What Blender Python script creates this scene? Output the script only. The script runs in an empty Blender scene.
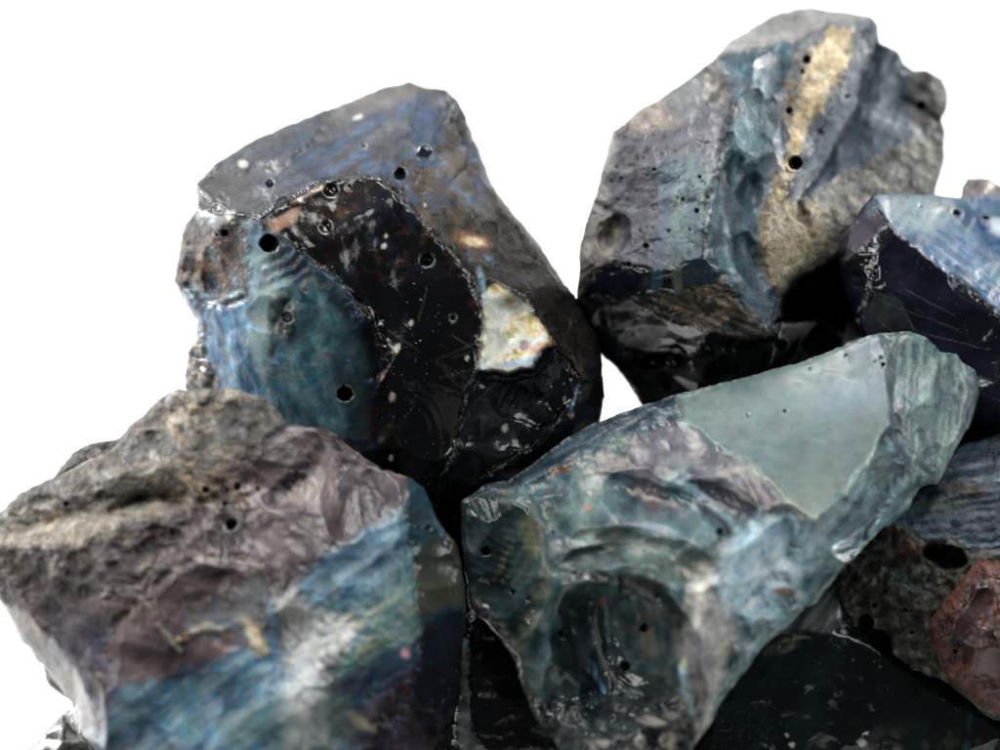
import bpy, math
import numpy as np
from mathutils import Vector, Matrix
from mathutils.geometry import delaunay_2d_cdt

# ------------------------------------------------------------------ frame
# Shapes are laid out in tenths-of-a-millimetre-ish units (U) on the plane of
# focus and then put into the world in metres.
U = 0.00015
D = 3000.0
PITCH = math.radians(8.0)
HT = 430.0
CP, SP = math.cos(PITCH), math.sin(PITCH)
FWD = np.array([0, CP, -SP]); UPV = np.array([0, SP, CP]); RGT = np.array([1.0, 0, 0])
LOOK = np.array([0, 0, HT])
CAM = LOOK - FWD * D
STEP = 1.5
SAT = 1.05

def to_world(x, y, z):
    d = D - z
    a = (x - 500.0) / D * d
    b = (375.0 - y) / D * d
    P = CAM[None, :] + RGT[None, :] * a[:, None] + UPV[None, :] * b[:, None] + FWD[None, :] * d[:, None]
    P[:, 2] = np.maximum(P[:, 2], 1.0)
    return P * U

def ytab(z):
    return 375 + (HT + z * SP) / CP * D / (D - z)

# ------------------------------------------------------------------ noise
def _hash(ix, iy, seed):
    h = (ix.astype(np.int64) * 374761393 + iy.astype(np.int64) * 668265263 + seed * 1442695041) & 0xFFFFFFFF
    h = ((h ^ (h >> 13)) * 1274126177) & 0xFFFFFFFF
    h = ((h ^ (h >> 16)) * 2246822519) & 0xFFFFFFFF
    return ((h ^ (h >> 15)) & 0xFFFFFF) / float(0xFFFFFF)

def perlin(x, y, seed=0):
    x0 = np.floor(x); y0 = np.floor(y)
    fx = x - x0; fy = y - y0
    u = fx * fx * fx * (fx * (fx * 6 - 15) + 10); v = fy * fy * fy * (fy * (fy * 6 - 15) + 10)
    def g(dx, dy):
        a = _hash(x0 + dx, y0 + dy, seed) * 2 * math.pi
        return np.cos(a) * (fx - dx) + np.sin(a) * (fy - dy)
    a = g(0, 0); b = g(1, 0); c = g(0, 1); d = g(1, 1)
    return (a * (1 - u) + b * u) * (1 - v) + (c * (1 - u) + d * u) * v

def fbm(x, y, size, seed=0, octv=5, gain=0.5):
    """about -1..1; size = feature size"""
    s = np.zeros_like(x); a = 1.0; n = 0; f = 1.0 / size
    for k in range(octv):
        s += a * perlin(x * f + 17.3 * k, y * f - 9.1 * k, seed + k * 7)
        n += a; a *= gain; f *= 2.03
    return s / n * 2.2

def ridged(x, y, size, seed=0, octv=4):
    s = np.zeros_like(x); a = 1.0; n = 0; f = 1.0 / size
    for k in range(octv):
        s += a * (1 - np.abs(perlin(x * f + 3.3 * k, y * f, seed + k * 5)) * 2.2); n += a; a *= .5; f *= 2.1
    return s / n

def worley(x, y, size, seed=0):
    """returns F1, F2-F1, cell random (distances in cell units)"""
    x = x / size; y = y / size
    ix = np.floor(x); iy = np.floor(y)
    f1 = np.full_like(x, 9.0); f2 = np.full_like(x, 9.0); cr = np.zeros_like(x)
    for dx in (-1, 0, 1):
        for dy in (-1, 0, 1):
            cx = ix + dx; cy = iy + dy
            px = cx + _hash(cx, cy, seed); py = cy + _hash(cx, cy, seed + 91)
            d = np.hypot(px - x, py - y)
            closer = d < f1
            f2 = np.where(closer, f1, np.minimum(f2, d))
            cr = np.where(closer, _hash(cx, cy, seed + 33), cr)
            f1 = np.where(closer, d, f1)
    return f1, f2 - f1, cr

def aniso(x, y, ang, ln, wd, seed=0, octv=4):
    """streaky noise along direction ang (degrees, image sense: y down)"""
    a = math.radians(ang); c, s = math.cos(a), math.sin(a)
    u = (x * c + y * s) / ln; v = (-x * s + y * c) / wd
    return fbm(u, v, 1.0, seed, octv)

def sst(a, b, t):
    t = np.clip((t - a) / (b - a), 0, 1); return t * t * (3 - 2 * t)

def lin(h):
    if isinstance(h, str):
        h = h.lstrip('#'); v = np.array([int(h[i:i + 2], 16) / 255 for i in (0, 2, 4)])
    else: v = np.array(h, float)
    return np.where(v <= 0.04045, v / 12.92, ((v + 0.055) / 1.055) ** 2.4)

def ramp(t, stops):
    t = np.clip(t, 0, 1)
    xs = [s[0] for s in stops]; cs = np.array([lin(s[1]) for s in stops])
    return np.stack([np.interp(t, xs, cs[:, k]) for k in range(3)], 1)

# ------------------------------------------------------------------ plane geometry
def seg_dist(x, y, pts, closed=False):
    pts = np.asarray(pts, float)
    best = np.full(x.shape, 1e18); bx = np.zeros_like(x); by = np.zeros_like(x)
    n = len(pts)
    for i in range(n if closed else n - 1):
        ax, ay = pts[i][:2]; cx, cy = pts[(i + 1) % n][:2]
        dx, dy = cx - ax, cy - ay
        L = dx * dx + dy * dy + 1e-12
        t = np.clip(((x - ax) * dx + (y - ay) * dy) / L, 0, 1)
        qx = ax + t * dx; qy = ay + t * dy
        d = (x - qx) ** 2 + (y - qy) ** 2
        m = d < best
        best = np.where(m, d, best); bx = np.where(m, qx, bx); by = np.where(m, qy, by)
    return np.sqrt(best), bx, by

def inside(x, y, pts):
    pts = np.asarray(pts, float); r = np.zeros(x.shape, bool); n = len(pts)
    for i in range(n):
        ax, ay = pts[i][:2]; cx, cy = pts[(i + 1) % n][:2]
        if ay == cy: continue
        m = ((ay > y) != (cy > y)) & (x < (cx - ax) * (y - ay) / (cy - ay) + ax)
        r ^= m
    return r

def sdf(x, y, pts):
    d, _, _ = seg_dist(x, y, pts, True)
    return np.where(inside(x, y, pts), -d, d)

def densify(pts, step, amp, seed):
    pts = np.asarray([p[:2] for p in pts], float); out = []
    n = len(pts); run = 0.0
    for i in range(n):
        a = pts[i]; b = pts[(i + 1) % n]; L = np.hypot(*(b - a)); k = max(1, int(L / step))
        nx, ny = (b - a)[1] / (L + 1e-9), -(b - a)[0] / (L + 1e-9)
        for j in range(k):
            t = j / k; p = a + (b - a) * t
            q = np.array([p[0]]), np.array([p[1]])
            o = amp * (fbm(q[0], q[1], 26, seed, 4, .62)[0] * 1.4 + .5 * ridged(q[0], q[1], 9, seed + 3, 2)[0] - .35)
            out.append((p[0] + nx * o, p[1] + ny * o))
    return np.array(out)

class Surf:
    """A rock: silhouette with depths, inner control points, creases."""
    def __init__(s, sil, ctl=(), creases=(), seed=1, step=STEP, jag=1.0, rnd=7.0, thick=220, soft=2.0, warp=2.5, zoff=0.0):
        sil = [(p[0], p[1], p[2] + zoff) for p in sil]; ctl = [(p[0], p[1], p[2] + zoff) for p in ctl]
        creases = [[(p[0], p[1], p[2] + zoff) for p in c] for c in creases]
        s.sil = sil; s.seed = seed; s.step = step; s.thick = thick; s.rnd = rnd; s.creases = creases
        # triangulate the controls
        P = list(sil); E = [(i, (i + 1) % len(sil)) for i in range(len(sil))]
        for c in creases:
            idx = []
            for p in c:
                hit = [i for i, q in enumerate(P) if abs(q[0] - p[0]) < .6 and abs(q[1] - p[1]) < .6]
                if hit: idx.append(hit[0])
                else: P.append(p); idx.append(len(P) - 1)
            E += [(idx[i], idx[i + 1]) for i in range(len(idx) - 1)]
        for p in ctl:
            if not [1 for q in P if abs(q[0] - p[0]) < .6 and abs(q[1] - p[1]) < .6]: P.append(p)
        r = delaunay_2d_cdt([Vector(p[:2]) for p in P], E, [], 0, 1e-4)
        V = r[0]; zz = []
        Pa = np.array(P, float)
        for i, v in enumerate(V):
            o = r[3][i]
            if o: zz.append(P[o[0]][2])
            else:
                w = 1 / (np.hypot(Pa[:, 0] - v[0], Pa[:, 1] - v[1]) + 1) ** 2; zz.append(float((w * Pa[:, 2]).sum() / w.sum()))
        s.tri = [[(V[i][0], V[i][1], zz[i]) for i in f] for f in r[2] if len(f) == 3]
        # grid
        xs = [p[0] for p in sil]; ys = [p[1] for p in sil]
        x0, x1, y0, y1 = min(xs) - 6, max(xs) + 6, min(ys) - 6, max(ys) + 6
        nx = int((x1 - x0) / step) + 1; ny = int((y1 - y0) / step) + 1
        gx, gy = np.meshgrid(x0 + np.arange(nx) * step, y0 + np.arange(ny) * step)
        jag_poly = densify(sil, 2.0, jag, seed)
        cx = (gx[:-1, :-1] + step / 2).ravel(); cy = (gy[:-1, :-1] + step / 2).ravel()
        ins = inside(cx, cy, sil)
        d, _, _ = seg_dist(cx, cy, sil, True)
        near = d < jag * 3 + 3
        ins[near] = inside(cx[near], cy[near], jag_poly)
        cell = ins.reshape(ny - 1, nx - 1)
        # drop slivers: keep cells that have at least two kept neighbours
        for _ in range(2):
            p = np.pad(cell, 1).astype(int)
            nb = p[:-2, 1:-1] + p[2:, 1:-1] + p[1:-1, :-2] + p[1:-1, 2:]
            cell = cell & (nb >= 2)
        ci, cj = np.nonzero(cell)
        nid = lambda i, j: i * nx + j
        quads = np.stack([nid(ci, cj), nid(ci + 1, cj), nid(ci + 1, cj + 1), nid(ci, cj + 1)], 1)
        used = np.zeros(nx * ny, int); np.add.at(used, quads.ravel(), 1)
        keep = np.nonzero(used)[0]; remap = -np.ones(nx * ny, int); remap[keep] = np.arange(len(keep))
        s.quads = remap[quads]
        s.x = gx.ravel()[keep].copy(); s.y = gy.ravel()[keep].copy()
        s.border = used[keep] < 4
        b = s.border
        _, qx, qy = seg_dist(s.x[b], s.y[b], jag_poly, True)
        s.x[b] = qx; s.y[b] = qy
        s.d, _, _ = seg_dist(s.x, s.y, [p[:2] for p in sil], True)
        s.d[b] = 0
        # heights: averaged over a few warped look-ups so creases wander and are slightly rounded
        wx = s.x + warp * fbm(s.x, s.y, 34, seed + 5, 4, .6); wy = s.y + warp * fbm(s.x, s.y, 34, seed + 11, 4, .6)
        s.wx, s.wy = wx, wy
        # faces stay clean: the wander is only full strength near a crease
        cd = np.minimum(s.d, 40.0)
        for c in creases:
            dd, _, _ = seg_dist(s.x, s.y, [p[:2] for p in c]); cd = np.minimum(cd, dd)
        k = .12 + .88 * np.exp(-(cd / 9) ** 1.5); wx = s.x + (wx - s.x) * k; wy = s.y + (wy - s.y) * k
        z = np.zeros_like(s.x); k = 0
        for a in range(6):
            ox, oy = soft * math.cos(a * math.pi / 3 + .2), soft * math.sin(a * math.pi / 3 + .2)
            z += s._look(wx + ox, wy + oy); k += 1
        z += s._look(wx, wy); s.z = z / (k + 1)
        s.zbase = s.z.copy()
        s.n = len(s.x)
        s.col = np.tile(lin('#202226'), (s.n, 1)); s.rough = np.full(s.n, .3); s.grain = np.full(s.n, .4)
        s.shade = np.ones(s.n); s.dust = np.full(s.n, .4); s.film = np.zeros(s.n)
        s.crd = np.full(s.n, 1e3)
        for c in creases:
            dd, _, _ = seg_dist(wx, wy, [p[:2] for p in c]); s.crd = np.minimum(s.crd, dd)

    def _look(s, x, y):
        best = np.full(x.shape, -1e9); z = np.zeros_like(x)
        for (a, b, c) in s.tri:
            mx0 = min(a[0], b[0], c[0]) - 9; mx1 = max(a[0], b[0], c[0]) + 9
            my0 = min(a[1], b[1], c[1]) - 9; my1 = max(a[1], b[1], c[1]) + 9
            m = np.nonzero((x > mx0) & (x < mx1) & (y > my0) & (y < my1))[0]
            if not len(m): continue
            det = (b[1] - c[1]) * (a[0] - c[0]) + (c[0] - b[0]) * (a[1] - c[1])
            if abs(det) < 1e-6: continue
            px, py = x[m], y[m]
            l1 = ((b[1] - c[1]) * (px - c[0]) + (c[0] - b[0]) * (py - c[1])) / det
            l2 = ((c[1] - a[1]) * (px - c[0]) + (a[0] - c[0]) * (py - c[1])) / det
            l3 = 1 - l1 - l2
            mn = np.minimum(np.minimum(l1, l2), l3)
            up = mn > best[m]
            l1c, l2c, l3c = np.clip(l1, 0, 1), np.clip(l2, 0, 1), np.clip(l3, 0, 1)
            t = l1c + l2c + l3c
            zz = (l1c * a[2] + l2c * b[2] + l3c * c[2]) / t
            z[m] = np.where(up, zz, z[m]); best[m] = np.where(up, mn, best[m])
        return z

    # ---- shape
    def lump(s, size, amp, seed=0, m=1.0, octv=4, gain=.5): s.z += amp * fbm(s.x, s.y, size, s.seed + seed, octv, gain) * m
    def crag(s, size, amp, seed=0, m=1.0): s.z += amp * (ridged(s.x, s.y, size, s.seed + seed) - .5) * m
    def crust(s, size, amp, seed=0, m=1.0):
        f1, f2, cr = worley(s.wx, s.wy, size, s.seed + seed); s.z += amp * ((1 - f1) * (.4 + cr) - .5) * m
    def facets(s, size, amp, seed=0, m=1.0):
        """small planar flakes: each cell gets its own tilt"""
        x = s.wx / size; y = s.wy / size; ix = np.floor(x); iy = np.floor(y)
        f1 = np.full_like(x, 9.0); out = np.zeros_like(x)
        for dx in (-1, 0, 1):
            for dy in (-1, 0, 1):
                cx = ix + dx; cy = iy + dy; sd = s.seed + seed
                px = cx + _hash(cx, cy, sd); py = cy + _hash(cx, cy, sd + 91)
                d = np.hypot(px - x, py - y); tx = _hash(cx, cy, sd + 5) - .5; ty = _hash(cx, cy, sd + 6) - .5
                v = (x - px) * tx * 2 + (y - py) * ty * 2
                cl = d < f1; out = np.where(cl, v, out); f1 = np.where(cl, d, f1)
        s.z += amp * out * m
    def dent(s, cx, cy, rx, ry, ang, depth, p=1.0, wob=.12, seed=0):
        a = math.radians(ang); dx = s.wx - cx; dy = s.wy - cy
        u = (dx * math.cos(a) + dy * math.sin(a)) / rx; v = (-dx * math.sin(a) + dy * math.cos(a)) / ry
        r = np.hypot(u, v) * (1 + wob * fbm(s.x, s.y, max(rx, ry), s.seed + 40 + seed, 3))
        s.z -= depth * np.clip(1 - r * r, 0, 1) ** p
        return sst(1.0, .8, r)
    def ripple(s, cx, cy, wave, amp, m, seed=0, sharp=1.0):
        r = np.hypot(s.wx - cx, s.wy - cy) + 4 * fbm(s.x, s.y, 60, s.seed + 50 + seed, 3)
        t = np.sin(r / wave * 2 * math.pi)
        s.z += amp * (np.abs(t) ** sharp * np.sign(t)) * m
    def scar(s, cx, cy, rx, ry, ang, depth, m=None, rip=0.0, tilt=(0, 0), seed=0):
        """a shell-shaped flake scar: the surface is cut by a shallow bowl, so it gets a crisp rim"""
        R = max(rx, ry)
        k = np.nonzero((np.abs(s.x - cx) < 1.7 * R) & (np.abs(s.y - cy) < 1.7 * R))[0]
        if len(k) < 8: return
        a = math.radians(ang); dx = s.x[k] - cx; dy = s.y[k] - cy
        u = (dx * math.cos(a) + dy * math.sin(a)) / rx; v = (-dx * math.sin(a) + dy * math.cos(a)) / ry
        r2 = (u * u + v * v) * (1 + .22 * fbm(s.x[k], s.y[k], R * .8, s.seed + 600 + seed, 3))
        q = r2 < 1.0
        if q.sum() < 6: return
        A = np.stack([dx[q], dy[q], np.ones(q.sum())], 1); co, *_ = np.linalg.lstsq(A, s.z[k][q], rcond=None)
        pl = co[0] * dx + co[1] * dy + co[2]
        bowl = pl - depth * (1 - r2) + tilt[0] * dx + tilt[1] * dy
        if rip:
            e = np.hypot(u + 1.0, v); bowl = bowl + rip * np.sin(e * 22 + 2 * fbm(s.x[k], s.y[k], R, seed, 2)) * sst(1.0, .3, r2)
        w = sst(2.4, 1.5, r2)
        if m is not None: w = w * m[k]
        cut = np.maximum(s.z[k] - bowl, 0) * w
        s.z[k] -= cut
        inn = sst(.2, 1.2, cut)
        s.shade[k] = s.shade[k] * (1 + ((round(cx) * 13 + round(cy) * 7 + seed * 3) % 100 / 100 - .5) * .5 * inn)
    def scars(s, m, n, rmin, rmax, dep=.16, seed=0, asp=.5, rip=0.0):
        r = np.random.RandomState(s.seed * 31 + seed); p = np.asarray(m) * np.ones(s.n); p = np.where(p > .5, 1.0, 0); p = p / p.sum()
        idx = r.choice(s.n, n, p=p); rad = np.sort(np.exp(r.uniform(math.log(rmin), math.log(rmax), n)))[::-1]
        for i, q in zip(idx, rad):
            a = r.uniform(0, 180); s.scar(s.x[i], s.y[i], q, q * r.uniform(asp, 1), a, q * dep * r.uniform(.5, 1.2), m=np.clip(m, 0, 1) if np.ndim(m) else None, rip=rip * q, tilt=(r.uniform(-.12, .12), r.uniform(-.12, .12)), seed=int(i) % 997)
    def nibble(s, pts, n, rmin=3, rmax=9, dep=.3, seed=0):
        r = np.random.RandomState(s.seed * 17 + seed); pts = [p[:2] for p in pts]
        L = [math.hypot(pts[i + 1][0] - pts[i][0], pts[i + 1][1] - pts[i][1]) for i in range(len(pts) - 1)]; T = sum(L)
        for _ in range(n):
            t = r.uniform(0, T); i = 0
            while i < len(L) - 1 and t > L[i]: t -= L[i]; i += 1
            f = t / L[i]; q = math.exp(r.uniform(math.log(rmin), math.log(rmax)))
            a = math.degrees(math.atan2(pts[i + 1][1] - pts[i][1], pts[i + 1][0] - pts[i][0])) + r.uniform(-25, 25)
            s.scar(pts[i][0] + (pts[i + 1][0] - pts[i][0]) * f + r.normal(0, 2), pts[i][1] + (pts[i + 1][1] - pts[i][1]) * f + r.normal(0, 2), q * r.uniform(1, 1.9), q * .75, a, q * dep * r.uniform(.6, 1.2), seed=_)
    def pit(s, cx, cy, r, k=2.2, rim=.9, el=1.0, ang=0):
        a = math.radians(ang); dx = s.x - cx; dy = s.y - cy
        u = dx * math.cos(a) + dy * math.sin(a); v = (-dx * math.sin(a) + dy * math.cos(a)) * el
        d = np.hypot(u, v) * (1 + .13 * fbm(s.x, s.y, r * 1.6, s.seed + int(cx), 3)); k = k * (.75 + .5 * ((cx * 7 + cy * 3) % 10) / 10); rim = rim * sst(-.4, .5, fbm(s.x, s.y, r * 1.5, s.seed + int(cy), 2))
        s.z -= k * np.sqrt(np.clip(r * r - d * d, 0, None)) ; s.z += rim * np.exp(-((d - r - .8) / 1.2) ** 2)
        m = sst(r + .4, r - .8, d)
        s.pits = getattr(s, 'pits', np.zeros(s.n)); s.pits = np.maximum(s.pits, m); s.dust *= (1 - m); s.grain *= (1 - .7 * m)
        return m
    def groove(s, pts, w, depth, wob=2.0):
        d, _, _ = seg_dist(s.wx + wob * fbm(s.x, s.y, 14, s.seed + 60, 3), s.wy, pts)
        m = np.exp(-(d / w) ** 2); s.z -= depth * m; return m
    def chips(s, amp=2.0, w=5.0, size=9):
        m = np.exp(-s.crd / w); s.z -= amp * m * (.6 + fbm(s.x, s.y, size, s.seed + 70, 3)); return m

    # ---- colour
    def nz(s, size, seed=0, octv=5): return fbm(s.wx, s.wy, size, s.seed + 100 + seed, octv)
    def st(s, ang, ln, wd, seed=0, octv=4): return aniso(s.wx, s.wy, ang, ln, wd, s.seed + 200 + seed, octv)
    def poly(s, pts, feather=4, wob=4, size=22, seed=0):
        wob = wob * 1.6; feather = feather * 1.25
        x = s.x + wob * fbm(s.x, s.y, size, s.seed + 300 + seed, 4, .6); y = s.y + wob * fbm(s.x, s.y, size, s.seed + 317 + seed, 4, .6)
        return sst(feather, -feather, sdf(x, y, pts))
    def line(s, pts, w=1.2, feather=1.0, wob=1.5, size=12, seed=0):
        x = s.x + wob * fbm(s.x, s.y, size, s.seed + 330 + seed, 3); y = s.y + wob * fbm(s.x, s.y, size, s.seed + 337 + seed, 3)
        d, _, _ = seg_dist(x, y, pts); return sst(w + feather, w - feather, d)
    def ell(s, cx, cy, rx, ry, ang=0, f=.35, wob=.3, seed=0):
        a = math.radians(ang); dx = s.x - cx; dy = s.y - cy
        u = (dx * math.cos(a) + dy * math.sin(a)) / rx; v = (-dx * math.sin(a) + dy * math.cos(a)) / ry
        r = np.hypot(u, v) + wob * fbm(s.x, s.y, (rx + ry) * .5, s.seed + 340 + seed, 5, .6)
        return sst(1 + f, 1 - f, r)
    def paint(s, m, c, a=1.0):
        c = lin(c) if not isinstance(c, np.ndarray) or c.ndim == 1 and c.shape == (3,) and isinstance(c, str) else c
        if isinstance(c, np.ndarray) and c.ndim == 1: c = c[None, :]
        m = (np.asarray(m) * a)[:, None] if np.ndim(m) else np.full((s.n, 1), float(m) * a)
        s.col = s.col * (1 - m) + c * m
    def setr(s, m, rough=None, grain=None, dust=None, film=None):
        for k, v in (('rough', rough), ('grain', grain), ('dust', dust), ('film', film)):
            if v is not None: a = getattr(s, k); setattr(s, k, a * (1 - m) + v * m)
    def edges(s, c='#b9bcb8', w=1.3, a=.7, size=7, thr=.0):
        """crushed glass along the creases is whitish"""
        m = sst(w + 1, w - .6, s.crd) * sst(thr - .25, thr + .35, fbm(s.x, s.y, size, s.seed + 80, 4)) * a
        s.paint(m, c); s.setr(m, rough=.6, grain=1.0); return m

    # ---- mesh
    def build(s, name, mat, parent=None, origin=None, back=True):
        if hasattr(s, 'pits'): s.setr(s.pits, rough=.07, grain=.1, dust=.1)
        g = s.shade * (1 + .34 * fbm(s.x, s.y, 7, s.seed + 900, 3) * np.clip(s.grain, .08, 1.2) + .2 * s.nz(30, 901, 6)); s.col = s.col * np.clip(g, .35, 1.8)[:, None]
        lum = s.col @ np.array([.25, .6, .15]); s.col = lum[:, None] + (s.col - lum[:, None]) * SAT
        r = s.rnd; t = np.clip(1 - s.d / r, 0, 1)
        s.z -= r * (1 - np.sqrt(np.clip(1 - t * t, 0, 1)))
        R = max(s.d.max(), 1.0) * .9
        q = np.clip(1 - s.d / R, 0, 1)
        th = s.thick * (1 - q ** 2.4) ** (1 / 2.4)
        zb = s.zbase.copy()
        zb = s.zbase - th * (1 + .22 * fbm(s.x, s.y, 110, s.seed + 500, 3)) + (fbm(s.x, s.y, 30, s.seed + 510, 4) * 7 + s.dflake() * 10) * sst(0, 14, s.d) - r
        zb = np.minimum(zb, s.z - 1.0)
        zb[s.border] = s.z[s.border]
        nf = s.n
        inner = ~s.border
        bi = -np.ones(nf, int); bi[inner] = nf + np.arange(inner.sum()); bi[s.border] = np.nonzero(s.border)[0]
        X = np.concatenate([s.x, s.x[inner]]); Y = np.concatenate([s.y, s.y[inner]]); Z = np.concatenate([s.z, zb[inner]])
        W = to_world(X, Y, Z)
        qf = s.quads; qb = bi[s.quads][:, ::-1]
        F = np.concatenate([qf, qb])
        if origin is None:
            origin = np.array([(W[:, 0].min() + W[:, 0].max()) / 2, (W[:, 1].min() + W[:, 1].max()) / 2, W[:, 2].min()])
        me = bpy.data.meshes.new(name)
        L = (W - origin).astype(np.float32)
        me.vertices.add(len(L)); me.vertices.foreach_set('co', L.ravel())
        me.loops.add(F.size); me.loops.foreach_set('vertex_index', F.ravel().astype(np.int32))
        me.polygons.add(len(F)); me.polygons.foreach_set('loop_start', (np.arange(len(F)) * 4).astype(np.int32))
        me.update(calc_edges=True); me.validate()
        me.shade_smooth()
        sel = np.concatenate([np.arange(nf), np.nonzero(inner)[0]])
        c4 = np.ones((len(sel), 4), np.float32); c4[:, :3] = np.clip(s.col[sel], 0, 1)
        at = me.color_attributes.new('tint', 'FLOAT_COLOR', 'POINT'); at.data.foreach_set('color', c4.ravel())
        for k in ('rough', 'grain', 'dust', 'film'):
            a = me.attributes.new(k, 'FLOAT', 'POINT'); a.data.foreach_set('value', np.clip(getattr(s, k)[sel], 0, 2).astype(np.float32))
        o = bpy.data.objects.new(name, me); bpy.context.scene.collection.objects.link(o)
        me.materials.append(mat)
        if parent is not None:
            o.parent = parent; po = np.array(parent.location); o.location = tuple(origin - po)
        else: o.location = tuple(origin)
        return o
    def dflake(s):
        z0 = s.z; s.z = np.zeros_like(z0); s.facets(60, 1, 77); r = s.z; s.z = z0; return r

# ------------------------------------------------------------------ materials
def glass_mat(name, fine=1.0, coat=0.0, spec=.5, seed=0.0, scr=.25, metal=0.0):
    m = bpy.data.materials.new(name); m.use_nodes = True; nt = m.node_tree; N = nt.nodes; Lk = nt.links
    for n in list(N): N.remove(n)
    def nd(t, **k):
        n = N.new(t)
        for a, b in k.items(): setattr(n, a, b)
        return n
    def mth(op, a, b=None, c=None, clamp=False):
        n = nd('ShaderNodeMath', operation=op); n.use_clamp = clamp
        for i, v in enumerate((a, b, c)):
            if v is None: continue
            if isinstance(v, (int, float)): n.inputs[i].default_value = v
            else: Lk.new(v, n.inputs[i])
        return n.outputs[0]
    out = nd('ShaderNodeOutputMaterial'); pb = nd('ShaderNodeBsdfPrincipled'); Lk.new(pb.outputs[0], out.inputs[0])
    tc = nd('ShaderNodeTexCoord'); sc = nd('ShaderNodeVectorMath', operation='SCALE'); Lk.new(tc.outputs['Object'], sc.inputs[0]); sc.inputs['Scale'].default_value = 1 / U / 10  # units of 10
    ad = nd('ShaderNodeVectorMath', operation='ADD'); Lk.new(sc.outputs[0], ad.inputs[0]); ad.inputs[1].default_value = (seed * 31, seed * 17, seed * 7)
    P = ad.outputs[0]
    def attr(n):
        a = nd('ShaderNodeAttribute', attribute_name=n); return a
    tint = attr('tint').outputs['Color']; rough = attr('rough').outputs['Fac']; grain = attr('grain').outputs['Fac']; dust = attr('dust').outputs['Fac']; film = attr('film').outputs['Fac']
    def noise(scale, det=4, rg=.6, dist=0.0):
        n = nd('ShaderNodeTexNoise'); Lk.new(P, n.inputs['Vector']); n.inputs['Scale'].default_value = scale; n.inputs['Detail'].default_value = det; n.inputs['Roughness'].default_value = rg; n.inputs['Distortion'].default_value = dist
        return n
    def vor(scale, feat='F1'):
        n = nd('ShaderNodeTexVoronoi', feature=feat); Lk.new(P, n.inputs['Vector']); n.inputs['Scale'].default_value = scale; return n
    def mr(v, a, b, c, d):
        n = nd('ShaderNodeMapRange'); Lk.new(v, n.inputs[0])
        for i, q in enumerate((a, b, c, d)): n.inputs[1 + i].default_value = q
        return n.outputs[0]
    nf = noise(2.6 * fine, 5, .68, .4); nm = noise(.55 * fine, 5, .62, .9); ns = noise(7 * fine, 3, .7)
    # mottling: value and a little hue
    v1 = mr(nf.outputs['Fac'], .3, .7, .5, 1.45); v2 = mr(nm.outputs['Fac'], .3, .7, .6, 1.3)
    gk = mth('MINIMUM', mth('MULTIPLY_ADD', grain, .9, .08), 1.0)
    def toward1(v, k): return mth('MULTIPLY_ADD', mth('SUBTRACT', v, 1.0), k, 1.0)
    val = mth('MULTIPLY', toward1(v1, gk), toward1(v2, mth('MULTIPLY_ADD', gk, .6, .3)))
    mx = nd('ShaderNodeVectorMath', operation='SCALE'); Lk.new(tint, mx.inputs[0]); Lk.new(val, mx.inputs['Scale'])
    hs = nd('ShaderNodeHueSaturation'); Lk.new(mx.outputs[0], hs.inputs['Color'])
    Lk.new(mr(noise(1.1 * fine, 3, .6, 1.2).outputs['Fac'], .3, .7, .475, .525), hs.inputs['Hue'])
    Lk.new(mr(noise(.8 * fine, 3).outputs['Fac'], .3, .7, .6, 1.1), hs.inputs['Saturation'])
    # dust: small pale flecks and crumbs of crushed glass
    def flecks(scale, rad, keep):
        v = vor(scale); wn = nd('ShaderNodeSeparateColor'); Lk.new(v.outputs['Color'], wn.inputs[0])
        k = mth('GREATER_THAN', wn.outputs[0], keep)
        rr = mth('MULTIPLY', wn.outputs[1], rad)
        dd = mth('ADD', v.outputs['Distance'], mth('MULTIPLY', mth('SUBTRACT', ns.outputs['Fac'], .5), .12))
        return mth('MULTIPLY', k, mth('LESS_THAN', dd, rr))
    fl = mth('MAXIMUM', flecks(1.6, .17, .72), flecks(.45, .1, .7))
    fl = mth('MAXIMUM', fl, mth('MULTIPLY', flecks(3.6, .26, .62), mth('GREATER_THAN', nm.outputs['Fac'], .5)))
    clus = mr(noise(.22, 4, .65, 1.0).outputs['Fac'], .5, .62, 0, 1)
    fl = mth('MULTIPLY', mth('MULTIPLY', fl, clus), dust, clamp=True)
    # hair scratches
    wv = vor(.33, 'DISTANCE_TO_EDGE')
    sck = nd('ShaderNodeMapping'); Lk.new(P, sck.inputs[0]); sck.inputs['Rotation'].default_value = (.3, .9, .7); sck.inputs['Scale'].default_value = (.5, 9, 9)
    sn = nd('ShaderNodeTexNoise'); Lk.new(sck.outputs[0], sn.inputs['Vector']); sn.inputs['Scale'].default_value = .28; sn.inputs['Detail'].default_value = 2
    scm = mth('MULTIPLY', mth('GREATER_THAN', sn.outputs['Fac'], .735), mth('GREATER_THAN', nm.outputs['Fac'], .47))
    scm = mth('MULTIPLY', mth('MULTIPLY', scm, scr), dust, clamp=True)
    pale = mth('MAXIMUM', fl, scm)
    mix = nd('ShaderNodeMix', data_type='RGBA'); Lk.new(pale, mix.inputs['Factor']); Lk.new(hs.outputs[0], mix.inputs['A']); mix.inputs['B'].default_value = (.47, .45, .40, 1)
    Lk.new(mix.outputs['Result'], pb.inputs['Base Color'])
    # roughness
    rv = mth('MULTIPLY', rough, mr(noise(.5, 4, .65, .8).outputs['Fac'], .3, .7, .6, 1.5))
    rv = mth('ADD', rv, mth('MULTIPLY', pale, .5)); rv = mth('MAXIMUM', rv, .035); rv = mth('MINIMUM', rv, 1.0)
    Lk.new(rv, pb.inputs['Roughness'])
    pb.inputs['IOR'].default_value = 1.55; pb.inputs['Metallic'].default_value = metal
    pb.inputs['Specular IOR Level'].default_value = spec
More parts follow.
